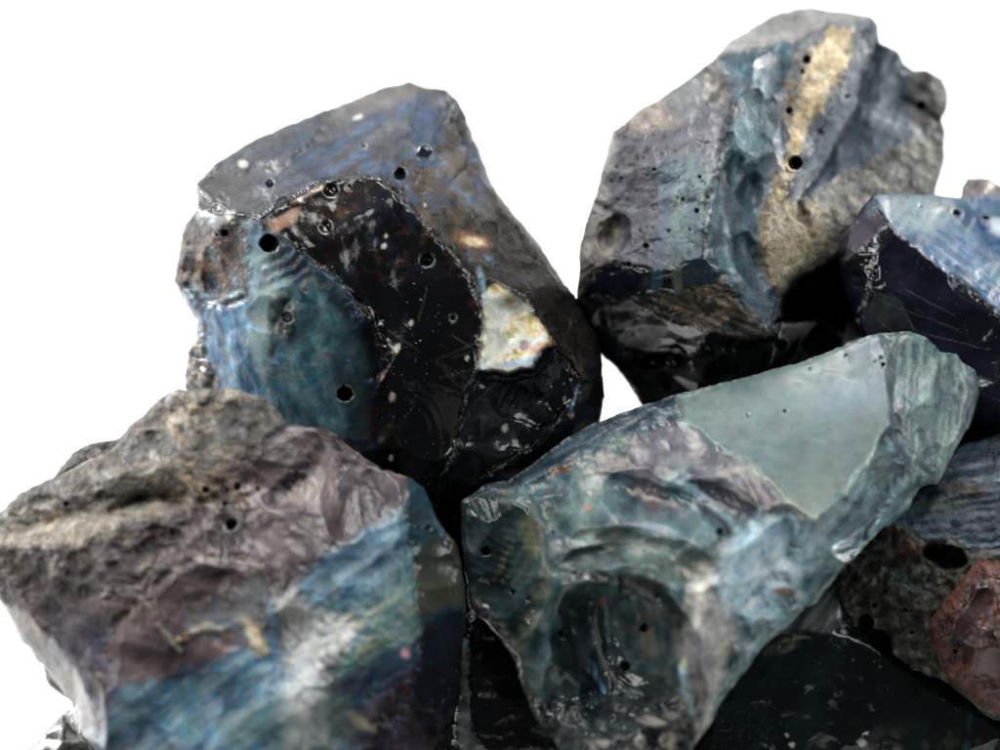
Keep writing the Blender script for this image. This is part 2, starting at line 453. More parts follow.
    if coat: pb.inputs['Coat Weight'].default_value = coat; pb.inputs['Coat Roughness'].default_value = .12
    Lk.new(mth('MULTIPLY', film, mr(nm.outputs['Fac'], .3, .7, 60, 330)), pb.inputs['Thin Film Thickness'])
    pb.inputs['Thin Film IOR'].default_value = 1.42
    # bump
    hgt = mth('ADD', mth('MULTIPLY', nf.outputs['Fac'], 1.0), mth('ADD', mth('MULTIPLY', ns.outputs['Fac'], .35), mth('MULTIPLY', nm.outputs['Fac'], 1.6)))
    vp = vor(2.2 * fine); hgt = mth('ADD', hgt, mth('MULTIPLY', vp.outputs['Distance'], .35))
    hgt = mth('MULTIPLY', hgt, grain); hgt = mth('ADD', hgt, mth('MULTIPLY', pale, .25))
    bp = nd('ShaderNodeBump'); Lk.new(hgt, bp.inputs['Height']); bp.inputs['Distance'].default_value = U * 2.2; bp.inputs['Strength'].default_value = .8
    Lk.new(bp.outputs[0], pb.inputs['Normal'])
    return m

def tag(o, label, cat, group=None):
    o['label'] = label; o['category'] = cat
    if group: o['group'] = group

# =================================================================== rock A: big blue-black lump
def rock_a():
    sil = [(197,184,-60),(213,165,-75),(248,143,-95),(277,129,-110),(307,117,-125),(348,102,-150),(383,88,-165),(409,82,-170),(424,86,-165),(446,90,-160),
           (459,102,-150),(466,117,-140),(471,130,-130),(474,141,-126),(480,149,-120),(486,166,-110),(491,183,-105),(512,211,-90),(538,243,-80),(556,270,-72),(572,292,-65),(585,314,-60),(597,335,-58),
           (602,358,-55),(605,396,-55),(600,425,-60),(575,470,-70),(520,540,-90),(450,590,-100),(360,600,-100),(270,560,-95),(205,490,-90),(188,430,-85),(185,386,-80),
           (187,352,-78),(197,339,-55),(194,320,-60),(180,296,-70),(173,280,-75),(178,258,-72),(182,234,-66),(190,219,-64),(196,208,-62)]
    top = [(197,184,-60),(230,214,-5),(257,218,15),(289,199,12),(318,184,5),(348,177,5),(380,178,25),(398,196,40),(412,211,44),(427,228,48),(444,246,52),(459,261,55),(468,275,58)]
    crack = [(257,218,15),(270,236,24),(289,243,30),(318,264,38),(348,289,47),(371,317,53)]
    patch = [(468,275,58),(477,299,60),(483,323,60),(477,370,66),(466,396,55),(458,446,42),(447,470,20)]
    pr = [(497,281,30),(524,296,18),(538,320,22),(554,342,36),(562,355,6),(579,381,0),(571,414,-8),(527,449,0),(480,480,0)]
    s = Surf(sil, ctl=[(330,140,-90),(400,130,-90),(440,140,-80),(300,160,-55),(250,180,-40),(450,180,-40),(480,230,-15),(520,270,-15),
                       (330,230,30),(400,300,58),(430,360,60),(400,400,58),(430,330,62),(380,450,30),(420,490,5),
                       (210,300,-30),(230,350,-10),(260,290,12),(300,330,34),(300,400,22),(250,420,-15),(330,440,25),(360,380,45),(212,240,-25),(204,275,-40),
                       (515,335,44),(540,400,10),(500,410,32),(560,330,-12),(590,400,-30)],
             creases=[top, crack, patch, [(477,370,66),(506,374,66),(533,368,58),(544,350,46),(554,342,36)], [(468,275,58),(497,281,30)], [(480,377,46),(507,381,34),(536,375,22),(552,358,16)], pr,
                      [(446,92,-158),(449,112,-135),(456,132,-125),(470,146,-122)], [(197,206,-62),(214,214,-30),(230,214,-5)]],
             seed=11, jag=1.3, rnd=8, thick=300, soft=1.8, warp=3)
    x, y = s.x, s.y
    top_m = s.poly([(185,180),(213,150),(348,90),(420,70),(462,90),(470,120),(430,150),(400,178),(380,176),(340,177),(318,184),(289,200),(257,219),(228,216)], 3, 3, 18)
    right_m = s.poly([(462,90),(500,180),(620,340),(620,420),(575,380),(538,318),(524,296),(497,281),(468,275),(444,246),(412,211),(398,196),(380,176),(430,150)], 4, 4)
    dark_m = s.poly([(318,184),(380,178),(398,196),(444,246),(468,275),(483,323),(477,370),(458,446),(440,520),(360,520),(392,440),(385,360),(371,317),(330,275),(300,248),(275,230),(289,200)], 7, 8, 30)
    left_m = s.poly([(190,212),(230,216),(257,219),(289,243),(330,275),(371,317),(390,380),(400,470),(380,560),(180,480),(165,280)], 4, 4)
    br_m = s.poly([(477,370),(506,374),(533,368),(554,342),(579,381),(612,380),(600,430),(520,560),(430,560),(458,446)], 3, 3)
    pat_m = s.poly([(477,368),(483,323),(484,294),(497,281),(509,288),(524,296),(538,320),(554,342),(544,348),(533,367),(506,374)], 1.6, 2.5, 10)
    # relief
    gl = np.clip(dark_m + br_m + .7 * left_m, 0, 1)
    s.lump(90, 5, 1); s.lump(28, 1.6, 2, 1 - .65 * gl); s.lump(9, .5, 3, 1 - .85 * gl)
    s.scars(br_m, 14, 10, 34, .2, 1, rip=.006); s.scars(left_m, 16, 8, 30, .14, 2); s.scars(right_m, 46, 4, 20, .16, 3); s.scars(top_m, 14, 6, 26, .06, 4); s.scars(s.poly([(190,212),(262,222),(250,300),(190,310),(170,290)], 4), 22, 5, 15, .25, 5)
    s.scar(360, 330, 44, 70, 15, 9, dark_m, .25); s.scar(430, 420, 38, 50, -20, 9, dark_m, .25); s.scar(512, 392, 34, 18, 30, 7, br_m, .5); s.scar(552, 378, 20, 26, 10, 7, br_m, .4)
    s.nibble(top, 26, 3, 9); s.nibble(patch, 34, 2.5, 7); s.nibble(crack, 16, 2, 6, .2); s.nibble(pr, 26, 3, 8); s.nibble([(446,92),(470,146),(491,183),(538,243),(572,292)], 22, 4, 10); s.nibble([(197,206),(182,234),(173,280),(194,320),(197,339)], 20, 4, 9)
    s.lump(14, .9, 9, right_m); s.crag(26, 1.8, 8, right_m * .8); s.facets(26, 3, 18, right_m)
    s.lump(22, 1.4, 12, top_m); s.ripple(470, 40, 34, .7, top_m)
    s.dent(330, 215, 50, 26, -25, 3, 1.2); s.dent(205, 282, 34, 20, 25, 12, .8)
    s.dent(220, 330, 30, 44, 10, 7); s.dent(345, 380, 70, 90, 20, 9); s.dent(300, 330, 40, 30, 60, 7)
    s.dent(425, 410, 50, 75, 15, 9); s.dent(520, 410, 46, 38, -30, 14, .8); s.dent(510, 330, 34, 40, 20, 7); s.dent(555, 365, 22, 22, 0, 9, .8)
    s.ripple(300, 300, 5, .16, sst(60, 20, np.hypot(x - 292, y - 352)) * left_m)
    s.ripple(430, 360, 8, 1.0, sst(26, 8, np.hypot(x - 512, y - 390)))
    s.ripple(240, 200, 12, 1.0, s.poly([(275,225),(310,262),(290,310),(262,270)], 6)); s.crag(9, 3.0, 21, s.poly([(270,240),(300,262),(285,300),(262,270)], 4))
    s.groove(crack, 1.6, 2.2); s.groove([(430,205),(445,225),(470,255)], 5, 1.0)
    s.groove([(190,286),(202,300),(225,306),(245,296)], 3.5, 5, 1); s.groove([(292,296),(283,312),(276,330),(273,356)], 5, 5)
    s.crag(10, 5, 31, s.ell(200, 255, 26, 50, 5) * .7); s.crust(9, 3, 32, s.ell(192, 330, 20, 60, 5) * .8)
    s.crust(12, 8, 33, s.poly([(180,340),(200,336),(216,370),(212,390),(180,392)], 3)); s.crag(16, 7, 34, s.poly([(444,100),(462,100),(484,150),(470,152),(448,128)], 4))
    s.chips(1.5, 4, 7)
    # colour
    n1, n2 = s.nz(46, 1), s.nz(14, 2)
    s.paint(1, ramp(.5 + .5 * n1, [(0, '#07080a'), (.5, '#0c0e12'), (1, '#141920')]))
    t = .5 + .5 * s.st(-28, 90, 16, 1) * .8 + .25 * n2
    topc = ramp(t, [(0, '#19191c'), (.3, '#2a2c30'), (.55, '#3a3f48'), (.8, '#50545a'), (1, '#75726a')])
    s.paint(top_m, topc)
    blu = sst(.0, .5, .5 * s.st(-30, 60, 12, 3) + .5 * n1 + .15) * s.ell(375, 145, 95, 42, -22, .6)
    s.paint(blu * top_m, '#25486e', .85); s.paint(sst(.25, .6, s.nz(20, 7)) * top_m * s.ell(400, 110, 70, 40, -20, .5), '#4a4038', .6)
    s.paint(s.ell(225, 190, 30, 18, 10, .5) * top_m, '#3b3733', .6); s.paint(s.ell(380, 100, 50, 10, -18, .5), '#76716a', .7)
    s.paint(s.ell(272, 167, 16, 7, -15, .6, .6) * sst(0, .3, s.nz(7, 8)), '#b4b3ae', .7); s.paint(s.ell(243, 164, 5, 4, 0), '#cfcdc6', .9); s.paint(s.ell(358, 117, 5, 2.4, -20), '#dcdad2', .9)
    # right-hand face: brown and blue patina
    t = .5 + .45 * s.st(50, 40, 22, 5) + .3 * n2
    rc = ramp(t, [(0, '#08090c'), (.28, '#11141a'), (.45, '#221e1c'), (.6, '#3d3325'), (.78, '#253a50'), (1, '#5f7f92')])
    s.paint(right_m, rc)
    s.paint(right_m * sst(.0, .5, s.nz(26, 9) + .1) * s.ell(440, 150, 60, 60, 0, .5), '#264a70', .8)
    s.paint(right_m * sst(.15, .6, s.nz(18, 10)) * s.ell(440, 230, 70, 60, 45, .5), '#554330', .7)
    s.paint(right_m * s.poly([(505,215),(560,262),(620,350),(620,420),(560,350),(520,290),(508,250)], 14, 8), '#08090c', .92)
    s.paint(s.poly([(446,108),(460,104),(484,152),(470,158),(450,128)], 3), '#26313d', .8)
    s.paint(s.line([(455,98),(466,118),(474,141),(482,158)], 3, 3) * sst(-.1, .4, s.nz(9, 30)), '#8a8074', .7)
    # bright crust bits
    g = s.ell(470, 240, 19, 7, 12, .4, .5, 3); s.paint(g, '#8f5f38', .8); s.paint(s.ell(474, 242, 10, 4.5, 10, .5, .4, 4), '#e6cda4', .9)
    # dark centre
    s.paint(dark_m, ramp(.5 + .5 * s.st(80, 60, 20, 11), [(0, '#060708'), (.5, '#0b0c0f'), (.85, '#15120f'), (1, '#1e1712')]))
    s.paint(dark_m * sst(.1, .6, s.nz(16, 12)) * s.ell(395, 270, 90, 90, 30, .6), '#402318', .6); s.paint(dark_m * sst(.1, .6, s.nz(26, 62)) * s.ell(390, 250, 80, 70, 30, .6), '#1a2536', .6)
    s.paint(dark_m * s.poly([(318,186),(352,178),(384,180),(392,200),(330,232),(300,235),(290,205)], 8, 8), '#2b2722', .7)
    s.paint(s.ell(350, 205, 40, 12, -20, .6) * sst(0, .5, s.nz(12, 13)), '#6b4a30', .6); s.paint(s.ell(372, 222, 36, 8, -14, .6) * sst(0, .4, s.nz(12, 14)), '#4a3a58', .4)
    s.paint(dark_m * s.ell(372, 205, 30, 14, -20, .6), '#1a2230', .6)
    # left face: blue to teal to black
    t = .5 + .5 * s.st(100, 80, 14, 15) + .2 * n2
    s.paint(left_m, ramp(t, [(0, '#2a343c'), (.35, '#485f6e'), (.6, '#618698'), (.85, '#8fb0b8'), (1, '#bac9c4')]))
    bl = ramp(.5 + .5 * s.st(80, 50, 10, 16) + .2 * n2, [(0, '#22364a'), (.4, '#416b8c'), (.7, '#6c9bb8'), (1, '#b0cdd6')])
    s.paint(left_m * s.poly([(178,292),(260,282),(275,320),(275,420),(330,460),(250,470),(180,420)], 12, 10), bl, .95)
    te = ramp(.5 + .5 * s.st(75, 60, 16, 17) + .15 * n2, [(0, '#1c313b'), (.5, '#32606f'), (.8, '#5a8488'), (1, '#8fa9a2')])
    s.paint(left_m * s.poly([(290,270),(330,280),(372,330),(384,400),(372,450),(300,440),(262,380),(262,310)], 12, 8), te, .95)
    s.paint(s.poly([(264,250),(288,262),(276,330),(262,372),(244,340),(256,290)], 8, 6) * left_m, '#9fbcbb', .8)
    s.paint(left_m * s.poly([(262,220),(290,245),(345,290),(375,330),(384,390),(360,330),(310,285),(270,262)], 6, 4), '#101d28', .75)
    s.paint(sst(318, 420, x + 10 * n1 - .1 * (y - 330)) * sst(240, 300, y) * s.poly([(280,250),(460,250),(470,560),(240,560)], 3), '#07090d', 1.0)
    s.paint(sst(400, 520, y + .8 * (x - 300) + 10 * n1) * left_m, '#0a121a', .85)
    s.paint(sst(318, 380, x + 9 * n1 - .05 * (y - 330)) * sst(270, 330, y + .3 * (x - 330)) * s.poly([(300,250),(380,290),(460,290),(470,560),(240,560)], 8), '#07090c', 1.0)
    # upper-left brown crags with a pale blue rim
    cr = s.poly([(178,215),(228,218),(250,232),(248,290),(222,308),(190,296),(170,280)], 6, 6)
    s.paint(cr * .8, ramp(.5 + .5 * s.st(70, 30, 9, 20) + .3 * n2, [(0, '#1b1a19'), (.4, '#38332d'), (.65, '#5d5040'), (.85, '#6d7674'), (1, '#8d9a96')]))
    s.paint(cr * s.ell(215, 262, 24, 26, 0, .6) * sst(-.1, .5, s.nz(16, 21)), '#8a633a', .7)
    s.paint(s.line([(190,284),(200,294),(218,301),(242,292)], 2.6, 2), '#9fc4cf', .8)
    s.paint(s.ell(222, 300, 11, 6, 10) * .7, '#3b2f28'); s.paint(s.ell(197, 318, 16, 30, 20, .5) * sst(-.2, .3, s.nz(12, 23)), '#5b5149', .7)
    s.paint(s.poly([(180,340),(200,336),(218,372),(214,392),(180,392)], 4), ramp(.5 + .6 * s.nz(12, 24), [(0, '#1c1d20'), (.6, '#4b4a48'), (1, '#7a766e')]))
    s.paint(s.poly([(200,350),(262,350),(290,400),(290,440),(215,420)], 8) * sst(.15, .5, s.st(75, 22, 5, 25)), '#8f9fa6', .55)
    s.paint(s.ell(283, 318, 13, 24, -10, .4, .5), ramp(.5 + .6 * s.nz(9, 26), [(0, '#0d151a'), (.5, '#3a4548'), (1, '#9aa39c')]), .85)
    s.paint(s.poly([(266,222),(300,205),(296,222),(272,234)], 2, 2) , '#b18a6a', .8); s.paint(s.line([(292,203),(322,186)], 2, 1.5), '#b59a84', .7)
    s.paint(s.poly([(262,218),(290,202),(302,204),(274,216)], 2, 2), '#0e1012', .8)
    # iridescent patch
    pc = ramp(.5 + .55 * s.nz(22, 40) + .15 * s.nz(6, 41), [(0, '#77725c'), (.22, '#b8a468'), (.42, '#e6d29a'), (.6, '#dcdac2'), (.8, '#dfe9ea'), (1, '#f6efda')])
    s.paint(pat_m, pc); s.paint(pat_m * s.poly([(486,296),(500,296),(503,330),(492,366),(478,366),(484,322)], 5, 3), '#efecd8', .8)
    s.paint(pat_m * s.ell(540, 347, 14, 4, -25, .5), '#d98b3c', .8); s.paint(pat_m * s.ell(524, 345, 5, 5), '#7a4a6a', .8); s.paint(pat_m * s.ell(515, 364, 24, 5, -8, .6), '#7f9dbb', .7)
    s.paint(pat_m * s.ell(516, 300, 14, 12, 30, .7) , '#4f584e', .7); s.paint(s.line([(486,276),(497,281),(512,290),(524,300)], 3, 2), '#101010', .8); s.paint(s.line([(480,270),(484,292),(486,300)], 3, 2.5), '#8fb2c6', .7)
    # lower right: black glass
    s.paint(br_m, ramp(.5 + .5 * s.nz(30, 44), [(0, '#06080a'), (.6, '#0c1014'), (1, '#18212a')]))
    s.paint(s.line([(571,412),(579,384)], 1.4, 1), '#5e8aa8', .8); s.paint(s.ell(571, 415, 3, 3), '#c69a70', .8)
    # pale crushed edges, flecks
    for pl, w, a in ((top[6:], 1.1, .7), (crack, .8, .75), (patch, 1.3, .6), (pr, .9, .5)):
        m = s.line(pl, w, .9, 3, 9) * sst(-.1, .35, s.nz(15, 50) + .6 * s.nz(4, 51)); s.paint(m, '#a9a79c', a); s.setr(m, rough=.6, grain=1.2)
    for (cx, cy, r) in ((397,348,4),(392,397,4),(230,216,6),(411,323,3),(505,428,4),(391,458,3),(467,358,2.6),(384,246,3),(386,236,2),(245,240,2),(300,200,2),(425,205,2)):
        m = s.ell(cx, cy, r * .7, r, 20, .4, .5, cx); s.paint(m, '#d5d2c4', .9); s.setr(m, rough=.7, grain=1)
    for pl in ([(427,288),(418,322)],[(452,335),(478,352)],[(436,360),(474,344)],[(440,378),(476,368)],[(425,205),(450,207)],[(388,330),(420,352)],[(470,352),(452,358)],[(447,450),(520,440)]):
        m = s.line(pl, .35, .8, .6); s.paint(m, '#77756a', .4)
    for (cx, cy, r, k) in ((269,243,9.5,2.6),(225,233,3.6,2.6),(217,235,1.6,2),(270,184,4.4,1.6),(331,190,7.2,1.0),(326,227,6.2,1.0),(400,174,6.2,3),(424,153,7.6,.9),(345,394,7.8,2.6),(427,260,7,1.0),(287,317,6,1.2),(364,146,2.2,2),(349,186,2,2),(453,318,3,1.5)):
        m = s.pit(cx, cy, r, k); s.paint(m, '#0b0d10', .9); rim = np.exp(-((np.hypot(x - cx, y - cy) - r - .6) / 1.1) ** 2); s.paint(rim, '#a9aeaa', .5 * sst(-.3, .3, s.nz(5, cx)))  # shade in the holes painted near-black, rim glint painted pale
    # gloss
    s.rough[:] = .16; s.grain[:] = .22; s.dust[:] = .75
    s.setr(top_m, rough=.36, grain=.35, dust=.7); s.setr(right_m, rough=.3, grain=.6, dust=.7); s.setr(left_m, rough=.27, grain=.16); s.setr(s.ell(330, 215, 60, 26, -20, .4) * dark_m, rough=.3); s.setr(cr, rough=.4, grain=1.0)
    s.setr(dark_m, rough=.09, grain=.1, dust=1.0); s.setr(br_m, rough=.1, grain=.12, dust=.9); s.setr(pat_m, rough=.16, grain=.3, film=.8, dust=.3)
    s.setr(s.crd < 1.6, grain=.9)
    s.film += .5 * left_m + .3 * right_m
    return s

# =================================================================== rock B: upper right, ochre seam
def rock_b():
    sil = [(588,219,-60),(597,190,-70),(604,164,-75),(613,132,-85),(636,113,-95),(677,88,-100),(701,69,-105),(717,56,-110),(730,41,-150),(754,26,-200),(780,12,-230),(810,7,-245),
           (848,12,-235),(871,16,-220),(878,24,-200),(880,42,-205),(898,50,-220),(905,63,-225),(913,70,-228),(927,70,-235),(943,79,-245),(949,94,-245),(948,111,-245),(942,119,-240),(946,129,-240),(945,158,-235),(937,188,-225),(934,230,-220),
           (925,300,-215),(880,330,-200),(862,316,-150),(872,338,-140),(846,346,-135),(850,380,-125),(810,450,-120),(730,470,-160),(670,450,-150),(638,402,-140),(633,392,-138),(619,373,-130),(604,357,-125),(585,330,-110),(576,305,-70),(578,291,-65),(580,247,-62)]
    ridge = [(736,108,-30),(727,140,-15),(718,170,-5),(710,190,5),(708,220,14),(705,256,22),(724,279,24),(736,300,24),(751,317,22),(771,333,16)]
    low = [(578,291,-65),(600,270,-35),(616,263,-22),(640,268,-8),(671,269,8),(705,256,22)]
    low2 = [(590,296,-62),(619,298,-40),(645,300,-25),(671,294,-12),(700,287,2),(724,279,24)]
    und = [(600,310,-75),(650,316,-50),(680,327,-28),(715,330,-5),(745,334,5),(771,333,16)]
    ochre = [(795,50,-150),(790,100,-95),(800,160,-50),(775,200,-25),(765,259,0),(777,288,2),(776,326,10),(771,333,16)]
    topr = [(717,56,-110),(736,52,-118),(765,50,-125),(795,42,-150),(820,26,-200),(833,22,-215)]
    gro = [(878,24,-200),(872,60,-212),(860,97,-195),(845,125,-168),(833,147,-146),(815,180,-112),(798,200,-75),(783,208,-40)]
    rib = [(860,30,-185),(851,68,-138),(838,105,-110),(818,140,-84),(800,175,-54),(786,198,-34)]
    s = Surf(sil, ctl=[(640,160,-55),(660,220,-30),(620,230,-45),(690,120,-60),(750,90,-45),(750,150,-25),(740,220,0),(820,60,-128),(825,95,-105),(755,60,-95),
                       (870,110,-190),(900,110,-215),(920,130,-225),(790,25,-225),(850,20,-222),(900,80,-215),(780,316,-60),(700,400,-110),(650,360,-110),(760,400,-108),(820,320,-118),(820,370,-105),(845,330,-128),(800,300,-116),(800,345,-105),(620,345,-115)],
             creases=[ridge, low, low2, und, ochre, topr, gro, rib, [(804,197,-70),(840,172,-120),(872,160,-150),(915,138,-200)], [(779,289,-10),(783,322,-50),(776,338,-50),(740,350,-45),(690,345,-60),(640,335,-85),(600,325,-105)],
                      [(779,280,-10),(800,270,-45),(820,263,-70),(845,252,-110),(880,250,-150)], [(785,300,-100),(798,283,-118),(822,274,-132),(850,264,-150)]],
             seed=23, jag=1.2, rnd=6, thick=290, soft=1.8, warp=3)
    x, y = s.x, s.y
    F = lambda p, f=3, w=3: s.poly(p, f, w)
    top_m = F([(700,60),(740,25),(810,0),(885,10),(880,30),(845,24),(820,27),(795,41),(765,50),(736,52)])
    left_m = F([(570,292),(580,200),(610,125),(717,54),(745,60),(736,108),(718,170),(708,220),(705,256),(671,268),(616,262)])
    teal_m = F([(717,56),(795,42),(800,60),(780,110),(790,160),(765,200),(762,250),(776,290),(778,334),(751,318),(724,280),(705,256),(710,190),(736,108)])
    right_m = F([(795,42),(833,22),(880,18),(955,80),(955,180),(915,138),(872,160),(804,197),(783,208),(800,165),(785,110)])
    groov_m = F([(878,24),(920,60),(955,90),(940,130),(915,138),(872,160),(804,197),(830,150),(860,97)])
    gray_m = F([(804,197),(872,160),(915,138),(950,120),(950,240),(840,250),(819,263),(777,288),(764,258),(766,212)])
    navy_m = F([(570,296),(600,270),(616,263),(671,269),(705,256),(724,279),(671,294),(619,298),(590,298)], 2, 2)
    rip_m = F([(645,298),(700,287),(724,279),(740,298),(771,333),(745,336),(700,330),(655,316)], 3, 2)
    blk_m = np.maximum(F([(575,300),(640,310),(700,332),(771,338),(783,300),(819,264),(850,252),(900,260),(900,480),(560,480)], 3, 3), 0)
    gl = np.clip(blk_m + navy_m + .5 * teal_m, 0, 1); s.lump(80, 5, 1); s.lump(24, 1.5, 2, 1 - .7 * np.clip(gl + right_m, 0, 1)); s.lump(8, .4, 3, 1 - .8 * gl)
    s.scars(teal_m, 22, 7, 24, .22, 1); s.scars(left_m, 26, 4, 18, .14, 2); s.scars(right_m, 16, 6, 22, .09, 3); s.scars(gray_m, 40, 4, 12, .2, 4); s.scars(rip_m, 14, 5, 16, .3, 5, rip=.01); s.scars(blk_m, 8, 14, 34, .15, 6)
    s.scar(748, 122, 22, 30, 15, 5); s.scar(752, 190, 13, 24, 5, 6); s.scar(735, 168, 10, 20, 20, 5); s.scar(752, 262, 17, 36, -22, 8, None, .3); s.scar(690, 308, 40, 13, 8, 6, None, .7)
    s.nibble(ridge, 46, 3, 8); s.nibble(low, 26, 3, 7); s.nibble(low2, 20, 3, 7); s.nibble(topr, 14, 3, 8); s.nibble([(700,66),(730,80),(760,70)], 24, 3, 8); s.nibble([(905,63),(943,79),(949,94),(942,119),(946,129),(945,158)], 24, 4, 12); s.nibble([(804,197),(872,160),(915,138)], 16, 3, 7)
    s.dent(614, 236, 22, 15, -60, 16, .6); s.groove([(598,205),(612,214),(624,226)], 4, 6); s.dent(751, 191, 14, 17, 0, 7, .7); s.dent(640, 185, 60, 40, 60, 5); s.facets(24, 3, 45, left_m); s.crag(18, 1.6, 4, left_m); s.crust(14, 1.4, 5, left_m)
    s.dent(752, 120, 26, 34, 20, 8, .8); s.dent(742, 205, 22, 50, -8, 7, .9); s.dent(735, 165, 14, 20, 0, 5, .8); s.dent(748, 265, 18, 38, -25, 8, .9)
    s.dent(690, 280, 48, 10, -5, 4, .9); s.ripple(780, 250, 11, 1.0, rip_m * sst(-.2, .4, s.nz(20, 61))); s.crag(10, 2.6, 7, rip_m)
    s.dent(850, 165, 60, 34, -40, 12, .8); s.dent(905, 95, 26, 30, 20, 10, .8); s.crag(16, 3, 8, F([(905,60),(960,60),(960,200),(925,200),(905,140)], 6))
    s.groove([(880,35),(872,70),(858,104),(832,150),(802,195)], 4, 5); s.groove([(825,120),(850,90),(855,60)], 5, -4); s.groove([(905,100),(925,112),(938,120)], 4, 8)
    s.crag(12, 2.6, 9, gray_m); s.crust(7, 1.8, 10, gray_m); s.crust(8, 2, 11, s.poly([(785,90),(810,60),(850,20),(860,40),(840,90),(800,130),(800,180)], 5))
    s.dent(655, 345, 40, 18, 10, 12, .8); s.dent(720, 360, 50, 26, 5, 10, .8); s.crag(16, 2.5, 12, s.poly([(580,300),(650,310),(690,335),(620,340),(585,325)], 5))
    s.chips(1.8, 4, 7)
    n1, n2 = s.nz(46, 1), s.nz(13, 2)
    s.paint(1, ramp(.5 + .5 * n1, [(0, '#101214'), (.5, '#1b1d20'), (1, '#2c2f33')]))
    s.paint(top_m, ramp(.5 + .4 * n1 + .3 * n2, [(0, '#6d6c6b'), (.5, '#8d8c89'), (1, '#a9a8a4')]))
    s.paint(left_m, ramp(.5 + .4 * n1 + .35 * n2, [(0, '#1d1f26'), (.3, '#35363f'), (.55, '#4b4b55'), (.8, '#626970'), (1, '#868a8a')]))
    s.paint(left_m * sst(-.05, .4, s.nz(34, 4)) * s.ell(655, 205, 60, 60, 0, .6), '#4c4a58', .7)
    s.paint(left_m * s.poly([(655,170),(700,150),(712,200),(700,262),(664,266),(668,215)], 10, 8), ramp(.5 + .6 * s.st(90, 60, 9, 5), [(0, '#33505e'), (.5, '#486f74'), (.8, '#6a8780'), (1, '#808f7b')]), .7)
    s.paint(left_m * s.line([(668,180),(664,230),(654,268)], 4, 5, 5), '#34536f', .6)
    s.paint(s.poly([(613,132),(700,72),(702,98),(672,125),(640,135)], 5, 6) * left_m, ramp(.5 + .6 * n2, [(0, '#5c5a56'), (.5, '#86796a'), (1, '#b09f8b')]), .85)
    s.paint(s.poly([(660,98),(705,70),(712,90),(680,120)], 6, 6) * left_m, '#4f6571', .6)
    s.paint(s.poly([(700,66),(752,56),(764,80),(748,98),(716,106),(700,90)], 6, 7) , ramp(.5 + .7 * n2, [(0, '#181818'), (.45, '#484743'), (.8, '#8a8272'), (1, '#b8b3a6')]), .85)
    s.paint(s.poly([(580,230),(605,210),(622,226),(620,250),(600,268),(578,288)], 4), ramp(.5 + .5 * n2, [(0, '#2a2723'), (.5, '#7d766b'), (1, '#a39b8d')]), .8)
    s.paint(teal_m, ramp(.42 + .5 * s.st(95, 60, 16, 6) + .25 * n2, [(0, '#182a35'), (.35, '#2a4754'), (.6, '#42656f'), (.82, '#6a8e90'), (1, '#9bb0a9')]))
    s.paint(s.ell(745, 118, 24, 24, 0, .4) * teal_m, '#54767a', .6); s.paint(s.ell(756, 190, 12, 26, 10, .5), '#2d5568', .7); s.paint(s.ell(752, 290, 18, 26, -20, .5), '#27485c', .7)
    s.paint(s.line([(772,110),(776,160),(764,200)], 7, 6, 5) * teal_m, '#6c7379', .6)
    s.paint(right_m, ramp(.5 + .5 * s.st(115, 60, 14, 7) + .25 * n2, [(0, '#2a333c'), (.4, '#444f59'), (.7, '#666f77'), (1, '#8c9191')]))
    s.paint(s.poly([(792,60),(832,24),(860,26),(852,66),(836,96),(806,122),(802,150),(792,150),(788,100)], 6, 7), '#7e7c76', .7)
    och = np.maximum(s.poly([(800,95),(806,62),(828,28),(851,27),(849,58),(833,88),(819,110),(804,124),(800,150),(792,154),(794,118)], 3, 6, 12), s.poly([(792,120),(806,130),(800,160),(790,172),(784,204),(772,214),(768,205),(778,176),(790,150)], 3, 5, 10))
    s.paint(och, ramp(.5 + .6 * n2, [(0, '#8d7a58'), (.35, '#b5a079'), (.7, '#cfbf98'), (1, '#e2d8bc')]))
    s.paint(s.line([(792,84),(790,112),(792,150),(776,175),(770,210),(764,250)], 4, 4, 5, 12) * sst(-.3, .2, s.nz(9, 12)), '#8e7448', .75)
    s.paint(s.line([(828,26),(812,56),(794,80),(790,120)], 4, 3, 4) * sst(.0, .4, s.nz(8, 13)), '#2c241c', .75)
    s.paint(groov_m, ramp(.5 + .5 * s.st(115, 70, 12, 9) + .2 * n2, [(0, '#222e38'), (.4, '#41505a'), (.7, '#66727a'), (1, '#8f9192')]))
    s.paint(groov_m * s.ell(845, 165, 50, 16, -35, .6), '#34465a', .7); s.paint(s.poly([(912,66),(955,66),(955,200),(935,195),(925,150),(910,110)], 6), ramp(.5 + .6 * n2, [(0, '#2c2d2e'), (.5, '#55544f'), (1, '#7d7a72')]))
    s.paint(gray_m, ramp(.5 + .35 * n1 + .45 * n2, [(0, '#3f4142'), (.35, '#66655f'), (.65, '#85827a'), (1, '#a8a496')]))
    s.paint(s.poly([(766,205),(804,200),(830,215),(824,258),(778,290),(762,256)], 8, 6), ramp(.5 + .6 * n2, [(0, '#7b6a46'), (.5, '#a39573'), (1, '#bdb08c')]), .85)
    s.paint(s.line([(768,205),(764,240),(768,275)], 3, 3, 3), '#7a5f3a', .6)
    s.paint(navy_m, '#121826'); s.paint(navy_m * s.poly([(652,262),(664,262),(660,300),(650,300)], 2, 1), '#2f5966', .9); s.paint(navy_m * s.poly([(673,262),(683,262),(682,300),(673,300)], 2, 1), '#6f7b66', .9); s.paint(navy_m * s.poly([(684,262),(720,255),(728,285),(684,298)], 3, 1), '#1c3a45', .9)
    s.paint(rip_m, ramp(.5 + .6 * s.st(20, 30, 5, 10), [(0, '#0d0e0f'), (.4, '#2d2823'), (.7, '#6b5b48'), (1, '#9a8468')]))
